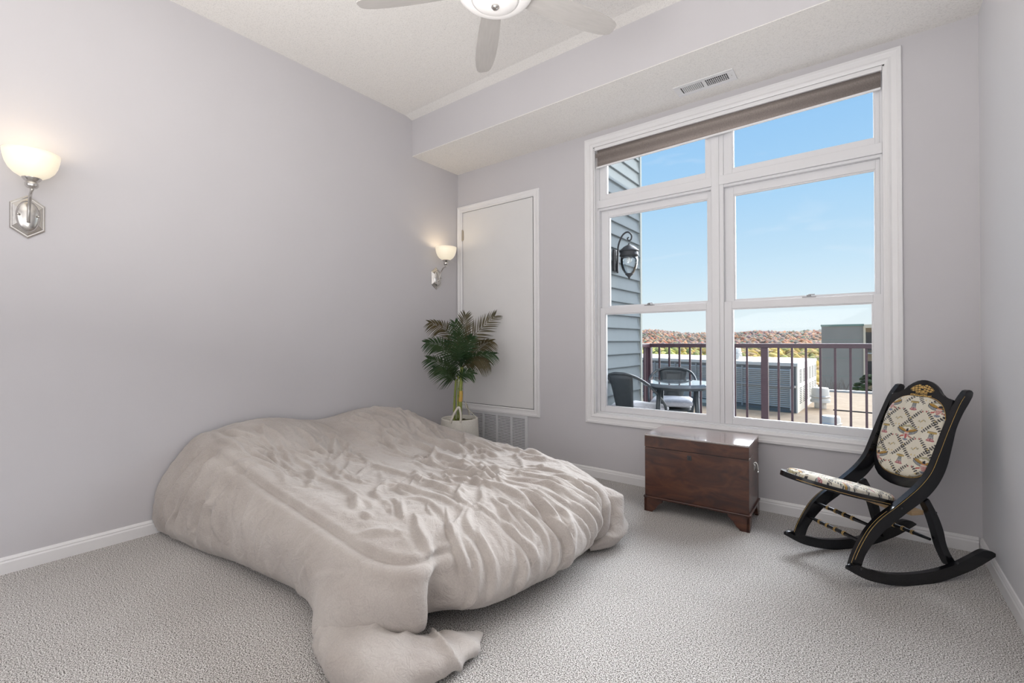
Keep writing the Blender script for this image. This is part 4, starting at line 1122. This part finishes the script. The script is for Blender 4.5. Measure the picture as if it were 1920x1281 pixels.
frond(cr1, pv(840, 622, .00), pv(806, 606, .08), .15, 26, b_, .35)
frond(cr1, pv(832, 650, .03), pv(801, 643, .10), .15, 26, g_, .3)
frond(cr1, pv(895, 655, .02), pv(921, 640, .08), .15, 24, b_, .45)
frond(cr1, pv(890, 672, .05), pv(925, 664, .10), .14, 24, g_, .40)
frond(cr1, pv(888, 674, .10), pv(914, 678, .16), .13, 24, b_, .65)
frond(cr2, pv(838, 690, .04), pv(804, 672, .12), .16, 26, g_, .3)
frond(cr2, pv(842, 705, .05), pv(815, 690, .10), .15, 22, g_, .35)
frond(cr2, pv(868, 700, .04), pv(886, 700, .08), .12, 18, g_, .3)
frond(cr2, pv(846, 680, -.06), pv(838, 640, -.10), .14, 20, g_, .2)
frond(cr1, pv(872, 660, .10), pv(884, 632, .14), .15, 22, g_, .35)

# ------------------------------------------------------------------ balcony
struct('floor_balcony', B(((-2.6, YO, -.12), (.75, 5.32, .06))), M['concrete'])
sw = struct('wall_siding', B(((-2.14, YO, -.3), (-1.975, 4.885, 5.2))), M['siding'])
bm = bmesh.new()
prism(bm, [(-1.975, -.002), (-1.953, 0), (-1.953, .010), (-1.972, .135), (-1.975, .135)], lambda u, v, t: (u, t, v), YO+.002, 4.868)
b0_ = obj('siding_board', bm, M['siding'], sw)
z0b = 1.194-.132*9
for k in range(38):
    o = b0_ if k == 0 else dup(b0_, sw)
    o.location = (0, 0, z0b+.132*k)
obj('corner_board', B(((-2.16, 4.862, -.3), (-1.945, 4.905, 5.2)), bev=.003), M['corner'], sw)
struct('wall_siding', B(((.62, YO, -.3), (.78, 4.90, 4.35))), M['siding'])  # unseen right wing wall, added and sized to shade the siding opposite

rl = thing('balcony_railing', 'maroon metal balcony railing with thin upright balusters', 'railing', (0, 0, .06))
RY = 5.20
obj('top_rail', B(((-2.02, RY-.028, 1.062), (.10, RY+.028, 1.106)), bev=.004), M['rail'], rl)
obj('top_rail', B(((-2.02, 4.905, 1.062), (-1.962, RY-.028, 1.106)), bev=.004), M['rail'], rl)
obj('bottom_rail', B(((-1.96, RY-.014, .07), (.10, RY+.014, .10)), bev=.002), M['rail'], rl)
for x in (-1.985, -.792):
    obj('post', B(((x-.031, RY-.031, 0), (x+.031, RY+.031, 1.062)), bev=.003), M['rail'], rl)
proto = obj('baluster', B(((-.0095, -.0095, .07), (.0095, .0095, 1.062)), bev=.001), M['rail'], rl)
bx = [-1.862+.1135*i for i in range(9)]+[-.6715+.1145*i for i in range(7)]+[.128]
for i, x in enumerate(bx[:-1]):
    o = proto if i == 0 else dup(proto, rl)
    o.location = (x, RY, 0)
for y in (4.97, 5.07, 5.135):
    o = dup(proto, rl); o.location = (-1.99, y, 0)

# wall lantern
ln = thing('wall_lantern', 'black outdoor wall lantern with seeded glass on the siding', 'lantern', (-1.952, 4.215, 1.98))
bm = bmesh.new(); box(bm, (0, -.055, -.10), (.022, .055, .115), .006); obj('wall_plate', bm, M['iron'], ln)
bm = bmesh.new(); tube(bm, catmull([(.030, 0, -.115), (.032, 0, .02), (.040, 0, .15), (.080, 0, .245), (.135, 0, .275), (.175, 0, .240), (.172, 0, .200), (.148, 0, .190), (.135, 0, .212), (.150, 0, .222)], 50), list(np.linspace(.0095, .0065, 50)), 10); obj('scroll_arm', bm, M['iron'], ln, True)
LC = (.150, 0, 0)
bm = bmesh.new(); lathe(bm, [(0, .165), (.007, .163), (.009, .150), (.025, .143), (.052, .128), (.074, .108), (.088, .096), (.094, .086), (.090, .080), (.084, .078), (.086, .052), (.090, .048), (.088, .038), (.080, .034), (0, .034)], 36, LC); obj('lantern_cap', bm, M['iron'], ln, True, 45)
bm = bmesh.new(); lathe(bm, [(.079, .036), (.082, .0), (.078, -.045), (.066, -.090), (.046, -.125), (.036, -.136)], 36, LC); obj('lantern_glass', bm, M['lamp_glass'], ln, True)
bm = bmesh.new(); lathe(bm, [(0, -.130), (.038, -.130), (.036, -.142), (.020, -.155), (.008, -.172), (.005, -.186), (0, -.190)], 24, LC); obj('finial', bm, M['iron'], ln, True, 45)
bm = bmesh.new(); bmesh.ops.create_uvsphere(bm, u_segments=20, v_segments=12, radius=.028, matrix=Matrix.Translation((.150, 0, .0))); obj('bulb', bm, mat('frosted_bulb', (.75, .78, .76), .3), ln, True)

# bistro table
tb = thing('bistro_table', 'round glossy charcoal bistro table on the balcony', 'table', (-1.35, 4.25, .06))
tt = mat('glossy_charcoal_top', (.12, .15, .18), .10, coat=1.0)
bm = bmesh.new(); lathe(bm, [(0, .728), (.30, .728), (.306, .735), (.306, .752), (.300, .759), (0, .760)], 64); obj('table_top', bm, tt, tb, True, 40)
bm = bmesh.new(); lathe(bm, [(.235, .700), (.245, .700), (.245, .729), (.235, .729)], 40); obj('apron', bm, M['black_metal'], tb, True, 40)
for k in range(4):
    a = math.radians(60+90*k); bm = bmesh.new(); tube(bm, [(math.cos(a)*.215, math.sin(a)*.215, .73), (math.cos(a)*.27, math.sin(a)*.27, 0)], [.021, .017], 12); obj('leg', bm, M['black_metal'], tb, True)

def make_cafe_chair(label, x, y, rz):
    """local +X is the way the sitter faces"""
    t = thing('cafe_chair', label, 'chair', (x, y, .06), rz, 'metal cafe armchairs on the balcony')
    bm = bmesh.new(); prism(bm, [(-.17, -.16), (-.12, -.19), (.15, -.20), (.19, -.17), (.19, .17), (.15, .20), (-.12, .19), (-.17, .16)], lambda u, v, q: (u, v, q), .435, .452, .004); obj('seat', bm, M['black_metal'], t)
    hoop = [(.17, -.20, .43), (.13, -.215, .54), (.02, -.228, .64), (-.10, -.228, .735), (-.195, -.175, .805), (-.232, -.08, .838), (-.236, 0, .842)]
    hoop = hoop+[(a, -b, c) for a, b, c in hoop[::-1][1:]]
    bm = bmesh.new(); tube(bm, catmull(hoop, 70), .0125, 10); obj('arm_hoop', bm, M['black_metal'], t, True)
    bm = bmesh.new(); rows = []
    for i in range(9):
        f = i/8; z = .45+.385*f; xx = -.165-.066*f**1.2; hw2 = .092+.052*f
        rows.append([(xx-.012*math.cos(g*1.2)*0-.006*(1-g*g), g*hw2, z) for g in np.linspace(-1, 1, 7)])
    grid = [[bm.verts.new(p) for p in r] for r in rows]
    for a, b in zip(grid, grid[1:]):
        for k in range(6): bm.faces.new((a[k], a[k+1], b[k+1], b[k]))
    o = obj('backrest', bm, M['black_metal'], t, True); md = o.modifiers.new('t', 'SOLIDIFY'); md.thickness = .004
    for (za, zb, hw3) in ((.66, .80, .085), (.49, .60, .065)):
        bm = bmesh.new(); xa = -.165-.066*((za-.45)/.385)**1.2+.003; xb = -.165-.066*((zb-.45)/.385)**1.2+.003
        for sc in (1, .8):
            zc = (za+zb)/2; hz = (zb-za)/2*sc
            P4 = [(xa+(xb-xa)*((zc+v*hz)-za)/(zb-za), u*hw3*sc, zc+v*hz) for u, v in ((-1, -1), (1, -1), (1, 1), (-1, 1), (-1, -1))]
            tube(bm, P4, .0028, 6)
        obj('pressed_rib', bm, M['black_metal'], o, True)
    for sx2, sy2 in ((1, 1), (1, -1), (-1, 1), (-1, -1)):
        bm = bmesh.new(); tube(bm, [(sx2*.155, sy2*.175, .44), (sx2*.195, sy2*.20, 0)], [.018, .013], 8); obj('leg', bm, M['black_metal'], t, True)
    return t
def seat_cushion(label, x, y, rz):
    bm = bmesh.new(); bmesh.ops.create_cube(bm, size=1)
    bmesh.ops.subdivide_edges(bm, edges=bm.edges[:], cuts=9, use_grid_fill=True)
    for v in bm.verts:
        u_, v_, w_ = v.co.x*2, v.co.y*2, v.co.z*2
        ed = max(abs(u_), abs(v_)); k = (1-ed**4)**.5 if ed < 1 else 0
        tuft = sum(math.exp(-((u_-a)**2+(v_-b)**2)/.03) for a in (-.45, .45) for b in (-.45, .45))
        v.co = Vector((u_*.19, v_*.20, .512+w_*(.012+.034*k)-(.016*tuft if w_ > 0 else 0)))
    o = obj('seat_cushion', bm, M['cushion'], None, True); o.location = (x, y, .06); o.rotation_euler = (0, 0, rz)
    return tag(o, label, 'cushion', 'pale seat cushions on the cafe chairs')
make_cafe_chair('charcoal cafe armchair beyond the table against the railing', -1.585, 4.78, math.radians(-75))
seat_cushion('pale tufted cushion on the cafe chair beyond the table', -1.575, 4.77, math.radians(-75))
make_cafe_chair('charcoal cafe armchair nearest the siding, back to the window', -1.690, 4.125, math.radians(72))
seat_cushion('pale cushion on the cafe chair nearest the siding', -1.685, 4.135, math.radians(72))

# ------------------------------------------------------------------ roofs and buildings beyond
ZR = -2.2
gravel = mat('tan_gravel_roof', (.29, .215, .15), .95, spec=.1, col2=(.43, .335, .24), noise_scale=1.6, bump=.3, bump_scale=30)
n_ = gravel.node_tree.nodes; n_['Noise Texture'].inputs['Detail'].default_value = 10; n_['Noise Texture'].inputs['Roughness'].default_value = .8
rf = struct('roof', B(((-30, 5.6, ZR-.4), (14, 36.5, ZR))), gravel)
obj('parapet_cap', B(((-30, 36.5, ZR-.4), (14, 36.9, ZR+.12))), M['white_metal'], rf)
for (p, q) in (((-3.4, 21.0), (4.0, 19.8)), ((-1.2, 27.0), (2.0, 26.6))):
    bm = bmesh.new(); tube(bm, [(p[0], p[1], ZR+.02), ((p[0]+q[0])/2, (p[1]+q[1])/2+.1, ZR+.02), (q[0], q[1], ZR+.02)], .035, 6); obj('roof_cable', bm, M['dark_gap'], rf, True)

# louvred roof-top plant enclosure
pA, pB, pC = Vector((-2.517, 24.94)), Vector((-2.25, 31.6)), Vector((-15.2, 29.6))
H1 = .13-ZR
he = thing('rooftop_enclosure', 'long grey louvred rooftop plant enclosure with a white sunlit end', 'building', (pA.x, pA.y, ZR))
dL = (pC-pA); LL = dL.length; dL = dL/LL; nL = Vector((dL.y, -dL.x)) if Vector((dL.y, -dL.x)).y < 0 else Vector((-dL.y, dL.x))
dS = (pB-pA); LS = dS.length; dS = dS/LS; nS = Vector((dS.y, -dS.x))
P3 = lambda a, b, z: (dL.x*a+dS.x*b, dL.y*a+dS.y*b, z)
bm = bmesh.new(); a_ = [bm.verts.new(P3(u, v, .0)) for u, v in ((0, 0), (LL, 0), (LL, LS), (0, LS))]; b_ = [bm.verts.new(P3(u, v, H1-.16)) for u, v in ((0, 0), (LL, 0), (LL, LS), (0, LS))]
bm.faces.new(a_[::-1]); bm.faces.new(b_)
for i in range(4): bm.faces.new((a_[i], a_[(i+1) % 4], b_[(i+1) % 4], b_[i]))
obj('wall_panel', bm, mat('louver_shade_backing', (.16, .17, .18), .8), he)  # solid panel coloured dark for the shade between the louver blades
bm = bmesh.new(); a_ = [bm.verts.new(P3(u, v, H1-.16)) for u, v in ((-.08, -.10), (LL+.1, -.10), (LL+.1, LS+.1), (-.08, LS+.1))]; b_ = [bm.verts.new(P3(u, v, H1)) for u, v in ((-.08, -.10), (LL+.1, -.10), (LL+.1, LS+.1), (-.08, LS+.1))]
bm.faces.new(a_[::-1]); bm.faces.new(b_)
for i in range(4): bm.faces.new((a_[i], a_[(i+1) % 4], b_[(i+1) % 4], b_[i]))
obj('roof_edge', bm, M['white_metal'], he)
lv = mat('blue_grey_louver_blade', (.54, .50, .46), .6); lvw = mat('white_louver_blade', (.62, .60, .54), .6)
def face_box(par, name, m, along, nrm2, o0, a0_, a1_, z0, z1, d0, d1):
    bm = bmesh.new(); P = lambda a, d, z: (o0.x+along.x*a+nrm2.x*d, o0.y+along.y*a+nrm2.y*d, z)
    vs = [bm.verts.new(P(a, d, z)) for z in (z0, z1) for (a, d) in ((a0_, d0), (a1_, d0), (a1_, d1), (a0_, d1))]
    for q in ((0, 3, 2, 1), (4, 5, 6, 7), (0, 1, 5, 4), (1, 2, 6, 5), (2, 3, 7, 6), (3, 0, 4, 7)): bm.faces.new([vs[i] for i in q])
    return obj(name, bm, m, par)
O2 = Vector((0, 0))
bays = [(.18, 1.30), (1.36, 2.55), (2.61, 3.85), (3.95, 5.2), (5.3, 6.6), (6.7, 8.1), (8.2, 9.7), (9.8, 11.4), (11.5, 13.2)]
for (z0, z1) in ((1.28, 2.02), (.22, 1.16)):
    for (a, b) in bays:
        nb = int((z1-z0)/.088)
        bm = bmesh.new()
        for k in range(nb):
            z = z0+(z1-z0)*(k+.5)/nb; h_ = .036
            pr_ = [(.02, z+h_), (.035, z+h_), (.105, z-h_), (.09, z-h_)]
            A = [bm.verts.new((dL.x*a+nL.x*d, dL.y*a+nL.y*d, zz)) for d, zz in pr_]; Bq = [bm.verts.new((dL.x*b+nL.x*d, dL.y*b+nL.y*d, zz)) for d, zz in pr_]
            bm.faces.new(A); bm.faces.new(Bq[::-1])
            for i in range(4): bm.faces.new((A[i], Bq[i], Bq[(i+1) % 4], A[(i+1) % 4]))
        o = obj('louver_bank', bm, lv, he); o['kind'] = 'stuff'
for a in [b[0]-.06 for b in bays]+[13.3]: face_box(he, 'mullion', M['frame_grey'], dL, nL, O2, a-.03, a+.03, .1, 2.12, 0, .13)
face_box(he, 'band', M['white_metal'] if False else M['frame_grey'], dL, nL, O2, 0, 13.3, 1.17, 1.27, 0, .14)
face_box(he, 'curb', mat('pale_curb', (.62, .58, .50), .8), dL, nL, O2, 3.3, 13.3, -.0, .16, 0, .35)
face_box(he, 'corner_trim', M['white_metal'], dL, nL, O2, .14, .20, 1.26, 2.05, .08, .15); face_box(he, 'corner_trim', M['white_metal'], dL, nL, O2, .14, .20, .12, 1.13, .08, .15)
face_box(he, 'end_wall', lvw, dS, nS, O2, -.02, LS, 0, H1-.16, 0, .06)
for (z0, z1) in ((1.35, 2.0), (.35, 1.15)):
    for a in np.arange(.6, LS-.5, 1.05):
        bm = bmesh.new()
        nb = 9
        for k in range(nb):
            z = z0+(z1-z0)*(k+.5)/nb
            P = [(a, .062), (a+.62, .062), (a+.62, .066), (a, .066)]
            lo = [bm.verts.new((dS.x*q+nS.x*d, dS.y*q+nS.y*d, z-.018)) for q, d in P]; hi = [bm.verts.new((dS.x*q+nS.x*d, dS.y*q+nS.y*d, z+.018)) for q, d in P]
            bm.faces.new(lo); bm.faces.new(hi)
            for i in range(4): bm.faces.new((lo[i], lo[(i+1) % 4], hi[(i+1) % 4], hi[i]))
        obj('slot_row', bm, M['dark_gap'], he)['kind'] = 'stuff'

def roof_vent(label, x, y, z, r, h, kind=0):
    t = thing('roof_vent', label, 'vent', (x, y, z), 0, 'metal vents on the roofs')
    if kind == 0:
        bm = bmesh.new(); lathe(bm, [(0, 0), (r*.62, 0), (r*.62, h*.45), (0, h*.45)], 28); obj('vent_stack', bm, M['galv'], t, True, 40)
        bm = bmesh.new(); lathe(bm, [(0, h*.30), (r*1.02, h*.30), (r*1.02, h*.42), (r*.9, h*.44), (r*.9, h*.9), (r*.8, h), (0, h)], 32); obj('vent_hood', bm, M['white_metal'], t, True, 40)
        bm = bmesh.new(); lathe(bm, [(r*.93, h*.52), (r*1.0, h*.54), (r*1.0, h*.60), (r*.93, h*.62)], 32); obj('vent_band', bm, M['galv'], t, True)
    return t
roof_vent('white mushroom vent beside the sunlit end of the louvred enclosure', -1.75, 27.5, ZR, .42, 1.02)
roof_vent('short shiny roof vent nearest the balcony on the tan roof', -.98, 20.4, ZR, .33, .62)
roof_vent('round white vent on top of the louvred enclosure', -5.8, 28.4, .13, .33, .62)

# grey apartment block beyond the parapet
ab = thing('apartment_block', 'plain grey slab-sided apartment block with green roof edge', 'building', (-3.3, 54, -14))
obj('wall_panel', B(((0, 0, 0), (3.25, 14, 16.50))), M['tan_build'], ab)
obj('roof_edge', B(((-.06, -.08, 16.50), (3.3, 14, 16.68))), M['green_cap'], ab)
for k in range(9): obj('panel_joint', B(((0, -.012, 1.2+1.75*k), (3.25, .01, 1.225+1.75*k))), M['green_cap'], ab)
obj('corner_pilaster', B(((3.25, -.15, 0), (3.42, 14, 16.5))), M['cream_build'], ab)
obj('wing_wall', B(((4.05, -.2, 0), (7.5, 14, 16.3)), ((3.42, .9, 0), (4.05, 14, 16.3))), M['cream_build'], ab)
obj('roof_edge', B(((3.3, -.3, 16.3), (7.6, 14, 16.62))), M['cream_build'], ab)
for k in range(6):
    z = .6+2.72*k
    o = obj('window', B(((3.44, .80, z), (4.03, .9, z+1.7))), M['dkglass'], ab); obj('window_sill', B(((3.42, .1, z-.32), (4.06, .9, z-.22))), M['white_metal'], o)
tw = thing('distant_tower', 'distant blue-grey tower rising behind the apartment block', 'building', (2.05, 118, -20))
obj('tower_body', B(((0, 0, 0), (7, 9, 29.2))), mat('hazy_blue_tower', (.50, .58, .60), .6, noise_amt=.05, noise_scale=1), tw)
for k in range(7): obj('tower_band', B(((-.05, -.1, 2+3.9*k), (7.05, 9, 2.5+3.9*k))), mat('hazy_tower_band', (.44, .53, .58), .6) if k == 0 else bpy.data.materials['hazy_tower_band'], tw)
lb = thing('low_building', 'low white flat-roofed building beyond the gravel roof', 'building', (-11.5, 92, -13.0))
obj('wall_panel', B(((0, 0, 0), (4.6, 8, 5.6))), M['corner'], lb); obj('roof_edge', B(((-.2, -.2, 5.6), (4.8, 8.2, 6.0))), M['white_metal'], lb)
obj('window', B(((.4, -.05, 2.8), (1.4, .02, 4.0)), ((2.4, -.05, 2.8), (3.6, .02, 4.0))), M['dkglass'], lb)

# street trees between the roof and the block
def bare_tree(label, x, y, z, h, seed):
    t = thing('bare_tree', label, 'tree', (x, y, z)); r_ = random.Random(seed); bm = bmesh.new()
    def br(p, d, L, r, lv_):
        q = p+d*L; tube(bm, [p, (p+q)/2+Vector((r_.uniform(-1, 1), r_.uniform(-1, 1), 0))*L*.05, q], [r, r*.85, r*.65], 5, caps=False)
        if lv_ == 0: return
        for k in range(3 if lv_ > 2 else 4):
            dd = (d+Vector((r_.uniform(-1, 1), r_.uniform(-1, 1), r_.uniform(-.1, .9)))*.75).normalized(); br(p+d*L*(.55+.45*r_.random()), dd, L*r_.uniform(.55, .8), r*.55, lv_-1)
    br(Vector((0, 0, 0)), Vector((.05, 0, 1)), h*.36, h*.012, 4)
    obj('branches', bm, M['bark'], t, True); return t
bare_tree('leafless street tree in front of the grey apartment block', -2.1, 48, -10.5, 11.2, 3)
bare_tree('leafless street tree left of the grey apartment block', -4.6, 50, -11.0, 10.5, 8)

def crowns(pos, rad, cols, name, m, parent=None, sub=1):
    bm = bmesh.new(); bmesh.ops.create_icosphere(bm, subdivisions=sub, radius=1); bv = np.array([v.co[:] for v in bm.verts]); bf = np.array([[v.index for v in f.verts] for f in bm.faces]); bm.free()
    n = len(pos); k = len(bv)
    jit = 1+rng.uniform(-.28, .28, (n, k, 1))
    ang = rng.uniform(0, 6.28, n); ca, sa = np.cos(ang), np.sin(ang)
    b = np.broadcast_to(bv[None], (n, k, 3))*jit
    bx_ = b[..., 0]*ca[:, None]-b[..., 1]*sa[:, None]; by_ = b[..., 0]*sa[:, None]+b[..., 1]*ca[:, None]
    V = np.stack([bx_, by_, b[..., 2]], -1)*rad[:, None, :]+pos[:, None, :]
    Fc = (bf[None]+(np.arange(n)*k)[:, None, None]).reshape(-1, 3)
    C = np.repeat(cols[:, None, :], k, 1)*(1+rng.uniform(-.18, .18, (n, k, 1)))
    return mesh_obj(name, V.reshape(-1, 3), Fc, m, parent, True, C.reshape(-1, 3))
crown_m = mat('tree_foliage', (1, 1, 1), .9, attr='paint', noise_amt=.25, noise_scale=.25, spec=.1)
et = thing('evergreen_tree', 'small green tree at the foot of the grey apartment block', 'tree', (1.05, 44, -11.0))
bm = bmesh.new(); tube(bm, [(0, 0, 0), (.1, 0, 4), (0, .1, 8.4)], [.16, .12, .05], 8); obj('trunk', bm, M['bark'], et, True)
n = 260; th_ = rng.uniform(0, 6.28, n); rr = rng.uniform(0, 1, n)**.5; zz = rng.uniform(4.6, 9.6, n); wd = 1.55*np.sin(np.clip((zz-4.2)/5.6, 0, 1)*np.pi)**.6
pos = np.stack([np.cos(th_)*rr*wd*1.1-.35, np.sin(th_)*rr*wd, zz], 1)
crowns(pos, rng.uniform(.10, .26, (n, 1))*np.array([[1.2, 1.2, .7]]), np.array([[.055, .075, .035]])*rng.uniform(.6, 1.7, (n, 1)), 'foliage', crown_m, et)

# valley and ridge covered in autumn woods
def ground_h(x, y):
    d = np.hypot(x, y); az = np.arctan2(x, y)
    h = np.interp(d, [30, 90, 200, 330, 520, 700, 900, 1080, 1250, 1500], [-13, -15, -22, -27, -22, -14, -4, 8.5, 15, 12])
    rid = -2.0+4.0*np.sin(az*14+1.2)+2.4*np.sin(az*31+.4)+1.2*np.sin(az*67)
    return h+rid*np.clip((d-700)/450, 0, 1)
az = np.linspace(-.95, .55, 90); ds = np.concatenate([np.linspace(38, 300, 22), np.linspace(330, 1600, 44)])
A, Dd = np.meshgrid(az, ds); X = np.sin(A)*Dd; Y = np.cos(A)*Dd; Z = ground_h(X, Y)
I = (np.arange(len(ds)-1)[:, None]*len(az)+np.arange(len(az)-1)[None]).ravel()
gm = mat('autumn_ground', (.34, .27, .17), 1, col2=(.44, .36, .25), noise_scale=.02)
g = mesh_obj('terrain', np.stack([X, Y, Z], -1).reshape(-1, 3), np.stack([I, I+1, I+len(az)+1, I+len(az)], 1), gm, None, True); g['kind'] = 'structure'
n = 15000
az = rng.uniform(-.62, .26, n); d = np.sqrt(rng.uniform(0, 1, n)*(1290**2-230**2)+230**2)
x = np.sin(az)*d; y = np.cos(az)*d; z = ground_h(x, y)
keep = np.ones(n, bool)
sz = rng.uniform(.7, 1.25, n)
rad = np.stack([sz*5.2, sz*5.2, sz*5.6], 1)*np.where(d < 520, .95, 1.15)[:, None]
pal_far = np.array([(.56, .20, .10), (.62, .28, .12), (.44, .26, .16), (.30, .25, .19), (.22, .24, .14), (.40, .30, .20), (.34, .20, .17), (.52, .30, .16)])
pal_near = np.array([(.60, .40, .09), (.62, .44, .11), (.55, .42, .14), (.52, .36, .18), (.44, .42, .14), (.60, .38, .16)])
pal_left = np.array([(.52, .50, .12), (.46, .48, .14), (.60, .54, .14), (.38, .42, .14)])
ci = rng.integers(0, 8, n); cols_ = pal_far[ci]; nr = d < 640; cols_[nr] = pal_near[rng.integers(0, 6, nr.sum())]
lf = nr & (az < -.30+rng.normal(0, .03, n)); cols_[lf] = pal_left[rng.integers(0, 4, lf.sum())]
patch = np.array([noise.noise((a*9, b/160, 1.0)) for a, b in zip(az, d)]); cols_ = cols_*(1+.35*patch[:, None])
hz = np.clip((d-350)/6500, 0, 1)[:, None]; cols_ = cols_*(1-hz)+np.array([[.52, .56, .62]])*hz  # aerial haze mixed into the crown colours with distance
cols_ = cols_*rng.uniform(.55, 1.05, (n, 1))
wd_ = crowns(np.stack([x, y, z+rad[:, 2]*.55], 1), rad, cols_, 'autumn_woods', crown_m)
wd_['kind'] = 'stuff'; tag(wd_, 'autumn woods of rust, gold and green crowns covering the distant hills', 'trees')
